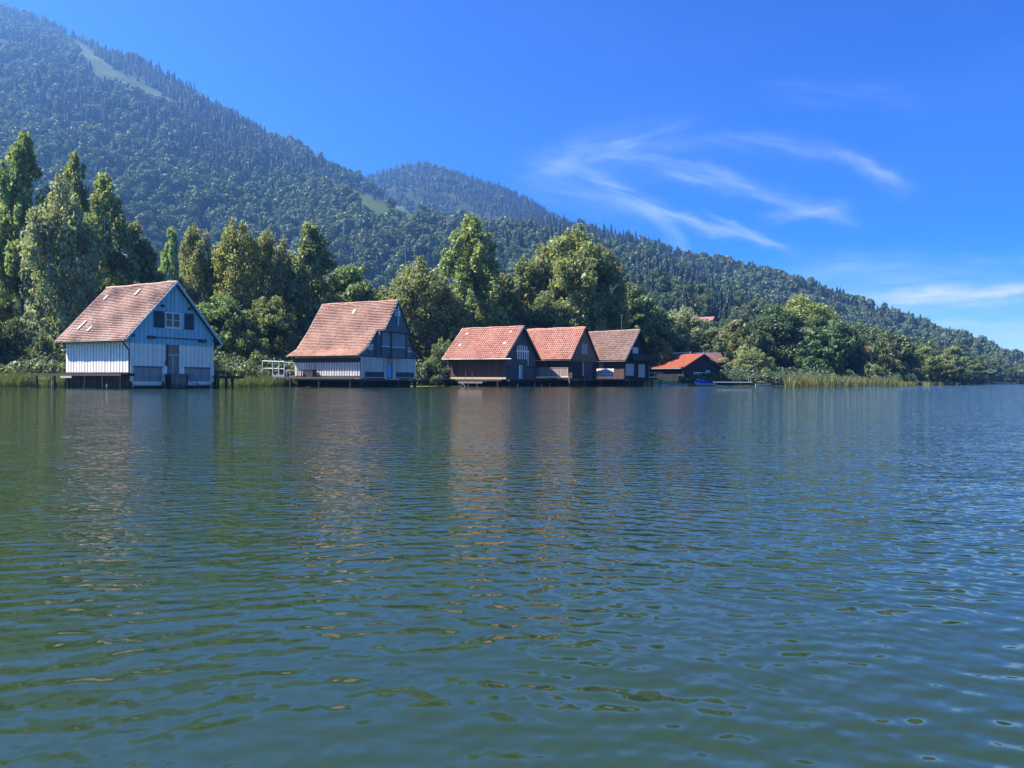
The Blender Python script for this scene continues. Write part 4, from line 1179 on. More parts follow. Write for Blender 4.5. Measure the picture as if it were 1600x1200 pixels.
h.W, h.L = W, L
simple_shell(h, W, L, 0, 'dark', wall_top, 'dark')
h.roof(prof, -.7, L + .7, 'tile_dull', 'pan', .36, .30)
h.b(MB().box(W / 2 - .2, W / 2 + .2, -.75, L + .75, ZR + .06, ZR + .22), 'ridge_cap', 'trim')
h.verge(prof, -.7, 'weathered', .16, .05); h.verge(prof, L + .75, 'weathered', .16, .05)
h.planks('s', 'dark', 0, L, .2, wall_top(0) - .04, .5, .03, .03)
for y in (1.5, 5, 8.5): h.window('trim', 's', y, y + 1.4, 1.4, 2.7, 2, 1, .08, .04)
# ------------------------------------------------------------------ shoreline trees
PALE, MID, DEEP, OLIVE, GREY, YEL = (1.2, 1.25, 1.15), (1.0, 1.0, 1.0), (.88, .96, .96), (1.14, 1.10, 1.15), (1.4, 1.35, 1.8), (1.2, 1.2, 1.0)
TREES = [
    # name, species, px, top, Y, width, tint, label
    ('poplar_tree', 'poplarbare', 34, 214, 84, 74, PALE, 'tall pale green poplar with a bare lower trunk at the far left edge'),
    ('poplar_tree', 'poplar3', -18, 250, 88, 80, OLIVE, 'brownish poplar cut by the left edge of the picture'),
    ('birch_tree', 'birch2', 94, 268, 82, 110, GREY, 'silver grey birch with drooping twigs left of the blue gabled boathouse'),
    ('poplar_tree', 'poplar1', 116, 246, 95, 52, PALE, 'poplar whose bright top rises just behind the silver grey birch'),
    ('poplar_tree', 'poplar2', 166, 286, 94, 78, PALE, 'bushy green poplar behind the left half of the old tiled roof'),
    ('broadleaf_tree', 'broad3', 205, 345, 98, 88, DEEP, 'dark rounded tree right above the ridge of the blue gabled boathouse'),
    ('broadleaf_tree', 'broad2', 150, 420, 90, 100, DEEP, 'low dark tree hidden mostly behind the old tiled roof'),
    ('poplar_tree', 'poplar3', 265, 360, 140, 38, (1.35, 1.45, 1.1), 'slim light green poplar standing alone beyond the blue gable'),
    ('birch_tree', 'birch1', 308, 340, 100, 58, OLIVE, 'slender olive birch just right of the blue gable'),
    ('birch_tree', 'birch2', 368, 338, 100, 84, YEL, 'broad yellowish birch between the first two boathouses'),
    ('birch_tree', 'birch1', 424, 350, 104, 70, OLIVE, 'tall olive birch just left of the flared tiled roof'),
    ('broadleaf_tree', 'broad3', 486, 346, 108, 92, MID, 'tall tree with a bright crest rising above the flared tiled roof'),
    ('broadleaf_tree', 'broad1', 545, 400, 116, 96, DEEP, 'dark green tree directly above the ridge of the flared tiled roof'),
    ('broadleaf_tree', 'broad2', 350, 455, 92, 95, DEEP, 'dense dark tree filling the gap right of the blue boathouse'),
    ('broadleaf_tree', 'broad1', 418, 455, 96, 80, DEEP, 'dark tree above the white railing'),
    ('broadleaf_tree', 'broad2', 470, 450, 112, 90, DEEP, 'dark low tree behind the left end of the flared roof'),
    ('birch_tree', 'birch2', 655, 398, 122, 108, OLIVE, 'wide olive brown birch right behind the mast'),
    ('broadleaf_tree', 'broad1', 600, 440, 124, 80, OLIVE, 'olive tree left of the mast behind the flared roof'),
    ('broadleaf_tree', 'broad2', 700, 452, 124, 80, DEEP, 'dark tree at the left end of the baluster boathouse roof'),
    ('poplar_tree', 'poplar2', 738, 346, 132, 96, PALE, 'big light green poplar standing over the baluster boathouse'),
    ('poplar_tree', 'poplar3', 790, 430, 138, 56, MID, 'smaller poplar between the two biggest poplars'),
    ('poplar_tree', 'poplar1', 818, 405, 142, 54, MID, 'thin poplar just left of the biggest poplar clump'),
    ('poplar_tree', 'tallround', 852, 372, 144, 80, MID, 'left poplar of the biggest clump behind the red roofs'),
    ('poplar_tree', 'tallround', 896, 346, 143, 112, PALE, 'highest poplar of the biggest clump behind the red roofs'),
    ('poplar_tree', 'tallround', 940, 376, 146, 78, MID, 'right poplar of the biggest clump behind the brown roof'),
    ('broadleaf_tree', 'broad2', 858, 455, 138, 100, DEEP, 'dark low tree behind the red roof of the ochre boathouse'),
    ('broadleaf_tree', 'broad1', 785, 478, 134, 80, MID, 'rounded tree close behind the red baluster boathouse roof'),
    ('broadleaf_tree', 'broad3', 982, 440, 160, 74, DEEP, 'dark tree above the roof mast of the black boathouse'),
    ('broadleaf_tree', 'broad1', 1018, 478, 168, 60, MID, 'green tree just right of the black boathouse gable'),
    ('willow_tree', 'willow', 1066, 480, 190, 74, GREY, 'silver grey willow above the low red roofed house'),
    ('broadleaf_tree', 'broad3', 1112, 510, 186, 46, MID, 'narrow tree right of the silver grey willow'),
    ('bush', 'broad1', 1036, 528, 158, 40, MID, 'light green bush between the black gable and the bright red roof'),
    ('broadleaf_tree', 'broad3', 1150, 498, 200, 66, MID, 'green tree left of the huge round tree'),
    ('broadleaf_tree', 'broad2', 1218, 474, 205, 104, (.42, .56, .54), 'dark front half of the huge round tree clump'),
    ('broadleaf_tree', 'broad2', 1256, 459, 222, 112, (1.05, 1.12, .9), 'huge round tree with a bright yellow green top'),
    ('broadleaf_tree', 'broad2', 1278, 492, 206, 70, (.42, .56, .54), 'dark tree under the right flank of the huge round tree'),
    ('bush', 'bush1', 1168, 542, 172, 92, OLIVE, 'wide olive bush hanging over the white jetty'),
    ('bush', 'bush2', 1128, 560, 164, 50, GREY, 'greyish bush beside the low house and the blue boat'),
    ('broadleaf_tree', 'broad1', 1290, 498, 236, 46, MID, 'tree at the right flank of the huge round tree'),
    ('broadleaf_tree', 'broad3', 1326, 520, 240, 56, (1.7, 1.0, 1.2), 'reddish brown tree just right of the huge round tree'),
    ('broadleaf_tree', 'broad1', 1306, 545, 220, 50, OLIVE, 'olive tree standing before the reddish brown tree'),
    ('broadleaf_tree', 'broad1', 1354, 545, 256, 34, GREY, 'small grey green tree right of the reddish tree'),
    ('bush', 'bush1', 1358, 566, 230, 56, OLIVE, 'olive bush behind the right end of the reeds'),
    ('broadleaf_tree', 'broad1', 1386, 554, 275, 36, GREY, 'grey green tree midway along the right shore'),
    ('bush', 'bush2', 1400, 568, 262, 50, MID, 'low bush on the right shore beyond the reeds'),
    ('broadleaf_tree', 'broad3', 1446, 540, 300, 46, YEL, 'tall yellowish tree of the pair on the right shore'),
    ('broadleaf_tree', 'broad3', 1490, 540, 320, 46, OLIVE, 'tall olive tree of the pair on the right shore'),
    ('broadleaf_tree', 'broad1', 1466, 556, 310, 44, MID, 'green tree between the pair on the right shore'),
    ('bush', 'bush1', 1425, 566, 290, 54, MID, 'wide bush left of the pair on the right shore'),
    ('broadleaf_tree', 'broad2', 1508, 562, 345, 48, DEEP, 'dark round tree right of the pair on the shore'),
    ('broadleaf_tree', 'broad1', 1535, 570, 480, 36, GREY, 'grey green tree left of the far white house'),
    ('broadleaf_tree', 'broad1', 1578, 572, 640, 40, MID, 'green tree right of the far white house'),
    ('bush', 'bush1', 14, 500, 78, 86, (.5, .6, .65), 'black green thicket under the far left poplar'),
    ('bush', 'bush2', -10, 505, 76, 70, (.5, .6, .65), 'low dark thicket at the left edge behind the reeds'),
    ('bush', 'bush2', 66, 520, 77, 40, DEEP, 'dark shrub close to the jetty of the blue boathouse'),
    ('bush', 'bush2', 674, 562, 106, 44, DEEP, 'leafy shrub leaning on the right wall of the flared roof boathouse'),
    ('bush', 'bush1', 395, 520, 90, 70, DEEP, 'dark shrub behind the white railing'),
    ('bush', 'bush1', 690, 530, 112, 60, DEEP, 'dark shrub behind the left end of the brown side wall'),
]
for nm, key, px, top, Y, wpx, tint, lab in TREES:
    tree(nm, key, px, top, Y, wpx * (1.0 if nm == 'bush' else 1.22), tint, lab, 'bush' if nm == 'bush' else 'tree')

# ------------------------------------------------------------------ hillside forest
def forest_points(n, lo, hi, seed):
    """points spread evenly by area over the hillside"""
    rg = np.random.default_rng(seed)
    A = np.zeros((NR - 1, NA - 1))
    p00 = np.stack([gx, gy, gz], -1)
    A = np.linalg.norm(np.cross(p00[1:, :-1] - p00[:-1, :-1], p00[:-1, 1:] - p00[:-1, :-1]), axis=-1)
    cy = gy[:-1, :-1]; cz = gz[:-1, :-1]
    A = np.where((cy > lo) & (cy < hi) & (cz > 0.7), A, 0)
    A = A * np.clip(1400.0 / cy, 0.8, 1.6)
    k = rg.choice(A.size, n, p=(A / A.sum()).ravel())
    r, c = np.divmod(k, NA - 1)
    u, v = rg.random(n), rg.random(n)
    def bl(g): return (g[r, c] * (1 - u) + g[r + 1, c] * u) * (1 - v) + (g[r, c + 1] * (1 - u) + g[r + 1, c + 1] * u) * v
    return bl(gx), bl(gy), bl(gz), rg
fx, fy, fz, rg = forest_points(52000, 150, 2600, 21)
px_, py_ = pix(fx, fy, fz + 8)
ok = (px_ > -160) & (px_ < 1760) & (~meadow_mask(fx, fy, fz, 0) | (rg.random(len(fx)) < .02))
ok &= (fy - shore_y(px_)) > 14
tpx, tpy = pix(fx, fy, fz + 14)
ok &= ~((np.abs(px_ - 1102) < 24) & (fy < 418) & (tpy < 524))          # the chalet keeps its clearing
for (hx, hy, rad) in ((46, 168, 12), (38, 156, 10)):
    ok &= np.hypot(fx - hx, fy - hy) > rad
fx, fy, fz, px_, py_ = fx[ok], fy[ok], fz[ok], px_[ok], py_[ok]
# which slopes carry spruce: big mountain and the right ridge crest mostly, the spur in front hardly
patch = fbm(fx / 210.0, fy / 210.0, 31); fine = fbm(fx / 35.0, fy / 35.0, 41)
pc = np.where(fy > 1180, 0.80, np.where(fy > 620, 0.40, 0.14))
pc = np.where((px_ > 900) & (fy > 700), 0.64, pc)
pc = np.where((fy > 2000), 0.72, pc)
pc = np.where((fy > 780) & (fy < 1120) & (px_ < 860), 0.10, pc)
pc = np.where((px_ < 130) & (py_ > 75) & (py_ < 130), 0.35, pc)
pc = np.where((px_ < 110) & (py_ > 175) & (py_ < 240), 0.05, pc)
pc = np.clip(pc + (patch - 0.5) * 2.6 + (fine - 0.5) * 1.2, 0.02, 0.97)
crest_c = (fz > np.interp(fy, [0, 2600], [1e9, 1e9]))
conif = rg.random(len(fx)) < pc
hgt = np.where(conif, rg.normal(18, 4.5, len(fx)), rg.normal(15, 4.2, len(fx)))
hgt = np.clip(hgt, 6, 25) * np.where(fy < 500, 0.95, 1.0)
wdt = np.where(conif, hgt * rg.uniform(.36, .52, len(fx)), hgt * rg.uniform(.62, 1.05, len(fx)))

def far_broad(seed, n):
    r_ = np.random.default_rng(seed)
    b = blobs_oval(r_, 1.0, 1.0, 22, 0.08, 0.85, 0, 0.3)
    b = [(x, y, z, q * 1.9, q * 1.9, s * 1.9) for x, y, z, q, _, s in b]
    return leaves(r_, b, n, 0.055, 0.30, 0.2, 0.16, 0.8)
NEARB = []
for s_ in (71, 72, 73):
    r_ = np.random.default_rng(s_)
    NEARB.append(mesh_np('crown_slope_broadleaf', *leaves(r_, blobs_oval(r_, 1.0, 1.0, 75, 0.04, 0.85, 0, 0.35), 6500, 0.021, 0.7, 0.2, 0.35, 0.7), M['farleaf']))
FARB = [mesh_np('crown_hill_broadleaf', *far_broad(s, 900), M['farleaf']) for s in (51, 52, 53)]
def far_conifer(seed, n):
    r_ = np.random.default_rng(seed)
    return conifer(r_, 1.0, 1.0, n, 0.085)
FARC = [mesh_np('crown_hill_spruce', *far_conifer(s, 620), M['needle']) for s in (61, 62)]
# those that show largest over the shoreline trees stand as trees of their own
line = np.full(1800, 606.0)
for nm, key, tx, top, Y, wpx, tint, lab in TREES:
    if nm != 'bush':
        a0, a1 = int(tx - wpx * .42), int(tx + wpx * .42)
        line[max(0, a0 + 80):max(0, a1 + 80)] = np.minimum(line[max(0, a0 + 80):max(0, a1 + 80)], top + 18)
tops = pix(fx, fy, fz + hgt)[1]
seen = tops < line[np.clip(px_.astype(int) + 80, 0, 1799)]
order = np.argsort(-hgt / fy)
solo_b = [i for i in order if seen[i] and not conif[i] and -10 < px_[i] < 1610][:300]
solo_c = [i for i in order if seen[i] and conif[i] and -10 < px_[i] < 1610][:300]
def where(p):
    if p < 230: return 'on the slope beyond the blue gabled boathouse'
    if p < 470: return 'on the slope between the first two boathouses'
    if p < 690: return 'on the slope beyond the flared tiled roof'
    if p < 900: return 'on the slope beyond the red pantile roofs'
    if p < 1060: return 'on the slope beyond the black boathouse'
    if p < 1190: return 'on the slope around the red roofed chalet'
    if p < 1400: return 'on the slope beyond the reed bed'
    return 'on the far right slope by the white house'
for sel, meshes, nm, lab, grp in ((solo_b, FARB, 'hillside_broadleaf_tree', 'rounded broadleaf tree', 'broadleaf trees of the slope, '), (solo_c, FARC, 'hillside_spruce_tree', 'dark pointed spruce', 'spruces of the slope, ')):
    for k_, i in enumerate(sel):
        o = link(nm, (NEARB if (meshes is FARB and k_ < len(sel) - 6) else meshes)[k_ % 3 % len(meshes)])
        o.location = (fx[i], fy[i], fz[i] - 0.4)
        o.rotation_euler = (0, 0, rg.random() * 6.28)
        o.scale = (wdt[i], wdt[i], hgt[i])
        wh = where(px_[i])
        tag(o, lab + ' in the wood ' + wh, 'tree', grp + wh)
solo = np.zeros(len(fx), bool); solo[solo_b] = True; solo[solo_c] = True

def pick(n, dist, k):
    """fine crowns near, coarse crowns far"""
    if k == 6:
        return rg.integers(0, 3, n) + np.where(dist < 620, 3, 0)
    return rg.integers(0, k, n)
def gn_forest(name, sel, protos, label):
    """one wood: the points carry size and turn, each point draws one of the crowns of the single trees in front"""
    n = int(sel.sum())
    me = bpy.data.meshes.new(name)
    me.vertices.add(n)
    me.vertices.foreach_set('co', np.stack([fx[sel], fy[sel], fz[sel] - 0.4], -1).astype(np.float32).ravel())
    a = me.attributes.new('tree_size', 'FLOAT_VECTOR', 'POINT'); a.data.foreach_set('vector', np.stack([wdt[sel], wdt[sel], hgt[sel]], -1).astype(np.float32).ravel())
    a = me.attributes.new('tree_turn', 'FLOAT_VECTOR', 'POINT'); tv = np.zeros((n, 3), np.float32); tv[:, 2] = rg.random(n) * 6.28; a.data.foreach_set('vector', tv.ravel())
    a = me.attributes.new('tree_pick', 'INT', 'POINT'); a.data.foreach_set('value', pick(n, fy[sel], len(protos)).astype(np.int32))
    o = link(name, me)
    g = bpy.data.node_groups.new(name, 'GeometryNodeTree')
    g.interface.new_socket('Geometry', in_out='INPUT', socket_type='NodeSocketGeometry')
    g.interface.new_socket('Geometry', in_out='OUTPUT', socket_type='NodeSocketGeometry')
    N = g.nodes; Lk = g.links
    gi, go = N.new('NodeGroupInput'), N.new('NodeGroupOutput')
    iop = N.new('GeometryNodeInstanceOnPoints'); jn = N.new('GeometryNodeJoinGeometry')
    for p in reversed(protos):
        oi = N.new('GeometryNodeObjectInfo'); oi.transform_space = 'ORIGINAL'
        oi.inputs['Object'].default_value = p; oi.inputs['As Instance'].default_value = True
        Lk.new(oi.outputs['Geometry'], jn.inputs[0])
    def attr(nm, ty):
        q = N.new('GeometryNodeInputNamedAttribute'); q.data_type = ty; q.inputs[0].default_value = nm
        return q.outputs[0]
    Lk.new(gi.outputs[0], iop.inputs['Points']); Lk.new(jn.outputs[0], iop.inputs['Instance'])
    iop.inputs['Pick Instance'].default_value = True
    Lk.new(attr('tree_pick', 'INT'), iop.inputs['Instance Index'])
    e2r = N.new('FunctionNodeEulerToRotation')
    Lk.new(attr('tree_turn', 'FLOAT_VECTOR'), e2r.inputs[0])
    Lk.new(e2r.outputs[0], iop.inputs['Rotation'])
    Lk.new(attr('tree_size', 'FLOAT_VECTOR'), iop.inputs['Scale'])
    Lk.new(iop.outputs[0], go.inputs[0])
    md = o.modifiers.new('wood', 'NODES'); md.node_group = g
    tag(o, label, kind='stuff')
    return o
def first_of(meshes):
    out = []
    for mm in meshes:
        out.append(next(o for o in col.objects if o.data is mm))
    return out
gn_forest('broadleaf_forest', ~conif & ~solo, first_of(FARB + NEARB), 'broadleaf woods covering the mountain slopes')
gn_forest('spruce_forest', conif & ~solo, first_of(FARC), 'dark spruce woods covering the mountain slopes')

# ------------------------------------------------------------------ undergrowth and reeds
rg = np.random.default_rng(77)
def band(name, px0, px1, n, hmin, hmax, back, mat, size, tint, label, y0=1.0):
    q = rg.uniform(px0, px1, n); s = y0 + back * rg.random(n) ** 1.3
    Y = shore_y(q) + s; X = (q - 800) / FPX * Y
    hh = (hmin + (hmax - hmin) * fbm(X / 3.2, Y / 3.2, 5)) * np.clip(0.55 + s / back * 0.7, 0, 1.2)
    Z = np.maximum(height(X, Y), 0) + hh * rg.random(n) ** 0.7
    pos = np.stack([X, Y, Z], 1)
    nor = np.stack([rg.normal(0, .6, n), rg.normal(-.35, .5, n), np.full(n, .55)], 1); nor /= np.linalg.norm(nor, axis=1)[:, None]
    a = np.cross(nor, rg.normal(size=(n, 3))); a /= np.linalg.norm(a, axis=1)[:, None]; b = np.cross(nor, a)
    s_ = size * np.exp(rg.normal(size=n) * .3)[:, None]
    v = np.stack([pos - a * s_, pos - b * s_ * .6, pos + a * s_, pos + b * s_ * .6], 1).reshape(-1, 3)
    o = link(name, mesh_np(name, v, np.arange(n * 4).reshape(n, 4), M[mat])); o.color = (*tint, 1)
    tag(o, label, kind='stuff')
band('undergrowth', -60, 1015, 42000, 1.2, 4.6, 9, 'leaf', .17, (.68, .75, .72), 'dark undergrowth along the bank behind the boathouses', 2.0)
band('undergrowth', 1060, 1500, 26000, 1.0, 4.0, 12, 'leaf', .22, (.40, .5, .48), 'undergrowth along the right bank', 2.0)
band('bank_plants', 1012, 1080, 2600, .1, .7, 5, 'leaf', .14, (1.6, 1.7, 1.1), 'low green plants on the bank before the red roofed house', 0.5)
band('weeds', -60, 112, 15000, .5, 2.6, 4.5, 'leaf', .11, (1.25, 1.25, 1.1), 'light leafy weeds between the reeds on the left shore', -2.0)
band('weeds', 330, 470, 8000, .3, 1.7, 3.5, 'leaf', .11, (1.2, 1.2, 1.0), 'light leafy weeds between the first two boathouses', -1.5)
def reeds(name, px0, px1, f0, f1, n, h0, h1, tint, label, wd=.022):
    q = rg.uniform(px0, px1, n); s = rg.uniform(f0, f1, n)
    clump = fbm(q / 9.0, s / 1.3, 15)
    Y = shore_y(q) + s; X = (q - 800) / FPX * Y
    hh = (h0 + (h1 - h0) * np.clip(clump * 1.5 - .2, 0, 1)) * rg.uniform(.65, 1.1, n)
    z0 = np.full(n, -.15)
    la = rg.random(n) * 6.283; lean = hh * rg.uniform(.03, .50, n) ** 1.0
    lx, ly = np.cos(la) * lean, np.sin(la) * lean
    sa = rg.random(n) * 6.283; wx, wy = np.cos(sa) * wd * rg.uniform(.6, 1.6, n), np.sin(sa) * wd
    p0 = np.stack([X, Y, z0], 1); p1 = np.stack([X + lx * .35, Y + ly * .35, z0 + hh * .6], 1); p2 = np.stack([X + lx, Y + ly, z0 + hh], 1)
    wv = np.stack([wx, wy, np.zeros(n)], 1)
    v = np.stack([p0 - wv, p0 + wv, p1 + wv * 1.1, p2 + wv * .15, p2 - wv * .15, p1 - wv * 1.1], 1).reshape(-1, 3)
    b = np.arange(n)[:, None] * 6
    f = np.concatenate([b + np.array([[0, 1, 2, 5]]), b + np.array([[5, 2, 3, 4]])], 0)
    o = link(name, mesh_np(name, v, f, M['reed'])); o.color = (*tint, 1); tag(o, label, kind='stuff')
reeds('reeds', -40, 112, -3.2, 2.5, 5000, .5, 1.9, (.9, 1.0, 1.0), 'green reeds and tall weeds along the left shore')
reeds('reeds', 325, 440, -3.0, 2.5, 3600, .4, 1.7, (.9, 1.0, .9), 'reeds between the first two boathouses')
reeds('reeds', 440, 570, -3.0, .5, 2600, .5, 1.4, (.8, .9, .8), 'short reeds behind the piles of the second boathouse')
reeds('reeds', 1226, 1400, -46, -10, 11000, 1.2, 2.6, (1.05, 1.0, 1.0), 'pale reed bed standing in the water on the right', .034)
reeds('reeds', 1340, 1500, -30, 4, 9000, .6, 1.8, (1.05, .95, .85), 'low brownish reeds further along the right shore', .05)
# floating leaves by the shore
n = 5200
q = rg.uniform(478, 738, n); s = rg.uniform(-7.5, -1.0, n)
Y = shore_y(q) + s; X = (q - 800) / FPX * Y
a = rg.random(n) * 6.283; r_ = rg.uniform(.05, .14, n)
ring = np.stack([np.stack([X + r_ * np.cos(a + k * 2.094 * .75), Y + r_ * np.sin(a + k * 2.094 * .75), 0.012 + .02 * rg.random(n)], 1) for k in range(4)], 1).reshape(-1, 3)
o = link('lily_pads', mesh_np('lily_pads', ring, np.arange(n * 4).reshape(n, 4), M['lily'])); tag(o, 'pale yellow green floating leaves in the shallows behind the piles', kind='stuff')

# ------------------------------------------------------------------ small things along the shore
def thing_at(name, px, Y, z, label, cat, rz=0.0):
    return tag(empty(name, (ground_x(px, Y), Y, z), rz), label, cat)
# white railing left of the second boathouse
r0 = thing_at('railing', 410, 86.0, 1.12, 'white metal railing with a solid lower panel left of the flared roof boathouse', 'railing', R(-8))
Wd = 2.65
for x in (0, 1.25, 2.0, Wd): MB().tube((x, 0, -.1), (x, 0, 1.8), .055, .055, 6).build('upright', M['whitemetal'], r0)
MB().tube((0, 0, 1.82), (Wd, 0, 1.74), .06, .06, 6).build('top_rail', M['whitemetal'], r0); MB().tube((.1, 0, .98), (Wd, 0, .92), .045, .045, 6).build('middle_rail', M['whitemetal'], r0)
MB().box(1.2, Wd, -.1, -.06, -.12, .24).build('lower_panel', M['whitemetal'], r0); MB().tube((Wd, 0, 1.66), (Wd + 1.5, .4, 1.6), .04, .04, 6).build('top_rail', M['whitemetal'], r0)
MB().box(-.1, Wd + 2.6, -.05, 1.0, -.22, -.11).build('deck', M['weathered'], r0)
for x in (.1, 2.4): MB().tube((x, .1, -2.4), (x, .1, -.2), .09, .09, 7).build('pile', M['post'], r0)
# table and box on the jetty
r0 = tag(empty('side_table', (-16.28 + .457 * -1.0 - .889 * 8.4, 80 - .889 * 1.0 + .457 * 8.4, 1.10), R(62.8)), 'small brown table on the jetty by the left end of the grey white wall', 'table')
MB().box(-.4, .2, -.9, .9, .72, .80).build('tabletop', M['gatewood'], r0)
for x in (-.35, .15):
    for y in (-.82, .82): MB().box(x - .04, x + .04, y - .04, y + .04, 0, .72).build('leg', M['gatewood'], r0)
r0 = tag(empty('storage_box', (-16.28 + .457 * -.5 - .889 * 6.7, 80 - .889 * .5 + .457 * 6.7, 1.10), R(62.8)), 'dark storage box against the grey white wall behind the small table', 'box')
MB().box(-.3, .3, -.7, .7, 0, .75).build('body', M['dark'], r0); MB().box(-.34, .34, -.74, .74, .752, .82).build('lid', M['darkbrown'], r0)
# garden table by the brown wall
r0 = thing_at('garden_table', 690, 107, 1.05, 'pale topped garden table on arched legs left of the brown side wall', 'table')
MB().box(-.7, 1.0, -.4, .4, .98, 1.05).build('tabletop', M['palewood'], r0)
for x in (-.45, .15):
    pts = [(x + .3 - .3 * math.cos(a), -.3, .5 * math.sin(a)) for a in np.linspace(0, math.pi, 8)]
    MB().path(pts, .045, .045, 6).build('arched_leg', M['trim'], r0)
MB().box(-.6, .9, -.05, .05, .5, .97).build('support', M['dark'], r0)
# walkway between boathouses two and three
r0 = tag(empty('walkway', (0, 0, 0)), 'dark plank walkway on slim posts linking the flared roof and baluster boathouses', 'walkway')
A_, B_ = at(650, 600, 92.5), at(700, 600, 106.5)
MB().bar((A_.x, A_.y, 1.0), (B_.x, B_.y, 1.0), 1.1, .14).build('deck', M['weathered'], r0)
for u in (.15, .38, .6, .85):
    p = A_.lerp(B_, u); MB().tube((p.x, p.y, -1.4), (p.x + .05, p.y - .1, .95), .07, .06, 7).build('pile', M['weathered'], r0)
# yellow railing beside the black boathouse
r0 = thing_at('railing', 1013, 128, 1.15, 'pale yellow wooden railing between the black boathouse and the red roofed house', 'railing')
for x in (.0, 1.05, 2.25): MB().box(x - .06, x + .06, -.06, .06, 0, 1.1).build('upright', M['palewood'], r0)
MB().box(-.8, 2.5, -.07, .07, 1.1, 1.2).build('top_rail', M['palewood'], r0); MB().box(-.8, 2.2, -.03, .03, .28, .5).build('lower_rail', M['palewood'], r0)
MB().box(-.8, 2.3, -.2, 1.5, -.12, 0).build('deck', M['palewood'], r0); MB().tube((-.1, .2, 0), (-.1, .2, 2.4), .03, .03, 6).build('pole', M['palewood'], r0)
for x in (-.5, .8, 2.1): MB().tube((x, .2, -2.4), (x, .2, -.12), .1, .1, 7).build('pile', M['post'], r0)
# stone bank edge
mb = MB()
rs = random.Random(9)
for i in range(46):
    q = 1020 + i * 1.15; Y = float(shore_y(q)) - .6 + rs.uniform(-.4, .3); X = ground_x(q, Y); s_ = rs.uniform(.18, .38)
    mb.prism([(X + s_ * math.cos(k * 1.047) * rs.uniform(.7, 1), Y + s_ * .8 * math.sin(k * 1.047), -.15) for k in range(6)], (rs.uniform(-.05, .05), 0, rs.uniform(.28, .5)))
mb.build('shore_stones', M['stone']); tag(bpy.data.objects['shore_stones'], 'pale stones edging the bank before the red roofed house', kind='stuff')
# boat under a blue cover
r0 = thing_at('rowing_boat', 1086, 141, 0, 'boat under a bright blue cover drawn up before the low red roofed house', 'boat', R(14))
def boat_sections():
    out = []
    for i in range(9):
        u = i / 8; wv = .85 * math.sin(math.pi * min(1, .12 + u * .75)) ** .6
        out.append((u * 4.2, wv, .1 + .55 * (1 - u) ** 3 + .1 * u))
    return out
V, Fc = [], []
for (x, wv, k) in boat_sections():
    V += [(x, -wv, .55 + k * .6), (x, -wv * .75, .12), (x, 0, -.08 + k * .3), (x, wv * .75, .12), (x, wv, .55 + k * .6)]
for i in range(8):
    for q in range(4): Fc.append((i * 5 + q, i * 5 + q + 1, i * 5 + q + 6, i * 5 + q + 5))
link('hull', mesh_np('hull', V, Fc, M['whitemetal'], True), r0)
V, Fc = [], []
for i, (x, wv, k) in enumerate(boat_sections()):
    u = i / 8; ph = 1.45 - .95 * u if u > .12 else 1.1
    ph += .06 * math.sin(i * 2.1)
    V += [(x, -wv * 1.06, .42 + k * .4), (x, -wv * 1.02, .62 + k * .5), (x, -wv * .5, .55 + (ph - .5) * .72), (x, 0, ph), (x, wv * .5, .55 + (ph - .5) * .72), (x, wv * 1.02, .62 + k * .5), (x, wv * 1.06, .42 + k * .4)]
for i in range(8):
    for q in range(6): Fc.append((i * 7 + q, i * 7 + q + 1, i * 7 + q + 8, i * 7 + q + 7))
link('cover', mesh_np('cover', V, Fc, M['cover'], True), r0)
MB().path([(-.02, 0, .6), (.25, -.1, .95), (.6, -.2, 1.35)], .05, .05, 6).build('white_edge', M['trim'], r0)
# white jetty
r0 = thing_at('jetty', 1115, 150, 0, 'narrow white jetty with two tall pale posts under the olive bush', 'jetty', R(0))
MB().bar((0, 0, .75), (7.3, -1.2, .75), .9, .14).build('deck', M['trim'], r0)
for x in (6.7, 7.3): MB().tube((x, -1.3 + (x - 6.7), -1.4), (x - .06, -1.3 + (x - 6.7), 2.05), .065, .06, 8).build('post', M['weathered'], r0)
for x in (.05, 2.2, 4.4): MB().tube((x, -x * .16, -1.4), (x, -x * .16, .7), .07, .07, 7).build('pile', M['weathered'], r0)
# dock by the reeds
r0 = thing_at('jetty', 1184, 158, 0, 'low grey dock with slim posts between the white jetty and the reed bed', 'jetty')
MB().bar((0, 2, .9), (1.8, .4, .8), .6, .1).build('gangway', M['weathered'], r0); MB().bar((1.7, .3, .62), (7.0, -2.0, .62), 1.2, .14).build('deck', M['dark'], r0)
for i, x in enumerate((1.9, 4.2, 5.0, 6.9)): MB().tube((x, .2 - (x - 1.7) * .43, -1.4), (x, .2 - (x - 1.7) * .43, 1.55 - .1 * i), .05, .045, 7).build('post', M['weathered'], r0)
r0 = thing_at('mooring_post', 1235, 152, 0, 'white post with a short cross arm at the left edge of the reed bed', 'post')
MB().tube((0, 0, -1.4), (0, 0, 1.5), .08, .07, 8).build('shaft', M['trim'], r0); MB().bar((-.45, 0, .95), (.6, 0, 1.0), .06, .08).build('cross_arm', M['trim'], r0)
r0 = thing_at('rowing_boat', 1204, 155, 0, 'small white rowing boat tied to the low grey dock', 'boat', R(170))
V = []; Fc = []
for i in range(7):
    u = i / 6; wv = .6 * math.sin(math.pi * (.15 + u * .8)) ** .7
    V += [(u * 3, -wv, .42 + .15 * (u - .4) ** 2), (u * 3, -wv * .7, .02), (u * 3, wv * .7, .02), (u * 3, wv, .42 + .15 * (u - .4) ** 2)]
for i in range(6):
    for q in range(3): Fc.append((i * 4 + q, i * 4 + q + 1, i * 4 + q + 5, i * 4 + q + 4))
Fc += [(0, 1, 2, 3), (24, 27, 26, 25)]
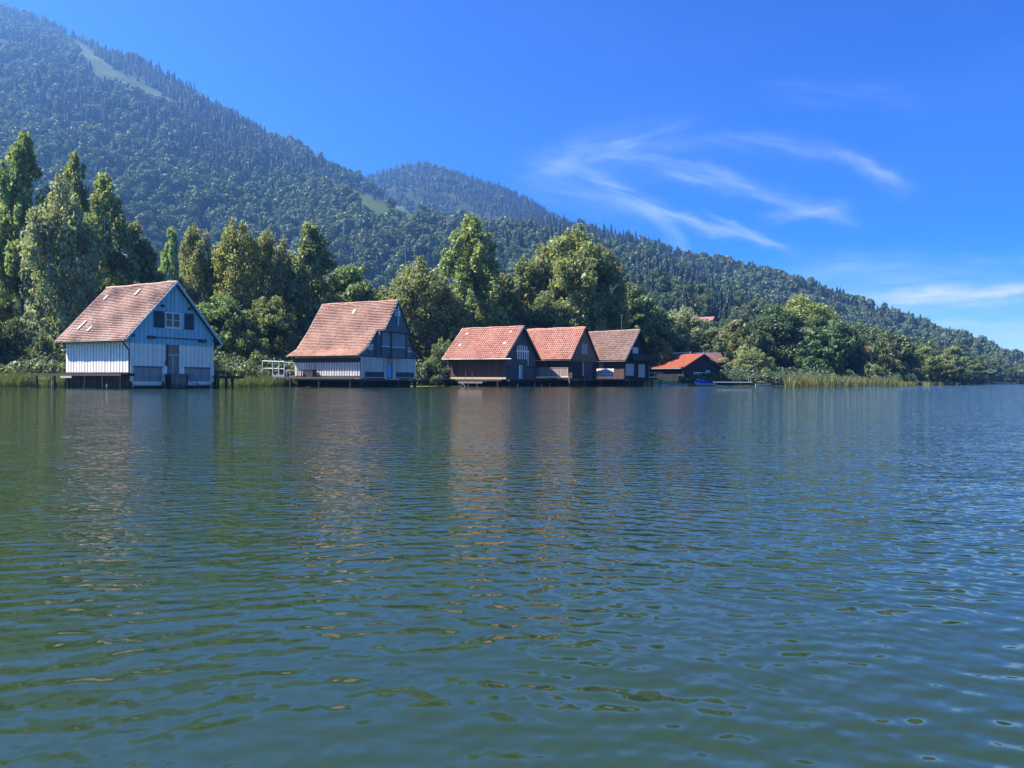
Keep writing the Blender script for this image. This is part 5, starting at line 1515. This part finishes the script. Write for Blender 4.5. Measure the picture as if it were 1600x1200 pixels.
link('hull', mesh_np('hull', V, Fc, M['whitemetal'], False), r0); MB().box(1.3, 1.5, -.55, .55, .33, .37).build('thwart', M['palewood'], r0)

# ------------------------------------------------------------------ far houses and masts
def far_house(px, py, Y, w_, d_, hw, hr, rot, wall, roof, label):
    p = at(px, py, Y)
    z = max(float(height(np.array([p.x]), np.array([p.y]))[0]) - .3, p.z) if True else p.z
    o = tag(empty('house', (p.x, p.y, p.z), rot), label, 'house')
    MB().box(-w_ / 2, w_ / 2, -d_ / 2, d_ / 2, -6, hw).build('wall', M[wall], o)
    MB().prism([(-w_ / 2, -d_ / 2 + .01, hw + .002), (w_ / 2, -d_ / 2 + .01, hw + .002), (0, -d_ / 2 + .01, hr - .25)], (0, d_ - .02, 0)).build('gable', M[wall], o)
    rf = MB(); k = (hr - hw) / (w_ / 2); ov = .8
    for s in (-1, 1):
        pts = [(0, -d_ / 2 - .9, hr), (s * (w_ / 2 + ov), -d_ / 2 - .9, hw - ov * k), (s * (w_ / 2 + ov), -d_ / 2 - .9, hw - ov * k + .28), (0, -d_ / 2 - .9, hr + .28)]
        rf.prism(pts if s > 0 else pts[::-1], (0, d_ + 1.8, 0))
    rf.build('roof', M[roof], o)
    for x in (-w_ / 4, w_ / 4):
        for zz in (.8, 3.4):
            if zz + 1.2 < hw:
                wn = MB().box(x - .7, x + .7, -d_ / 2 - .06, -d_ / 2 - .002, zz, zz + 1.4).build('window', M['trim'], o)
                MB().box(x - .58, x + .58, -d_ / 2 - .09, -d_ / 2 - .061, zz + .12, zz + 1.28).build('pane', M['glass'], wn)
    return o
far_house(1102, 508, 415, 8.0, 8.5, 2.2, 4.3, R(60), 'darkbrown', 'tile_dull', 'chalet with a red roof half hidden in the trees on the hillside')
far_house(1556, 597, 655, 9, 9, 4.6, 7.5, R(-25), 'plaster', 'darkbrown', 'white house near the water at the far right')
far_house(1592, 594, 690, 8, 9, 4.2, 6.5, R(-10), 'plaster', 'tile_dull', 'red roofed house at the right edge of the picture')
far_house(1412, 513, 1060, 13, 12, 4, 6.5, R(70), 'plaster', 'weathered', 'grey roofed farmhouse on the crest of the right ridge')
for px, top, Y, lab in ((1003, 424, 560, 'tall pale lift mast with a cross arm above the trees left of the chalet'), (1097, 448, 640, 'pale lift mast with a cross arm on the slope above the chalet'), (634, 386, 520, 'pale lift mast with a cross arm above the olive birch by the mast')):
    p = at(px, top, Y); zg = float(height(np.array([p.x]), np.array([p.y]))[0])
    o = tag(empty('lift_mast', (p.x, p.y, zg)), lab, 'mast'); hh = p.z - zg
    MB().tube((0, 0, -1), (0, 0, hh), .35, .2, 8).build('pole', M['metal'], o); MB().bar((-2.8, 0, hh - .9), (2.8, 0, hh - .9), .35, .4).build('cross_arm', M['metal'], o)
    for x in (-2.6, 2.6): MB().box(x - .25, x + .25, -.9, .9, hh - 1.35, hh - 1.12).build('pulley_block', M['metal'], o)
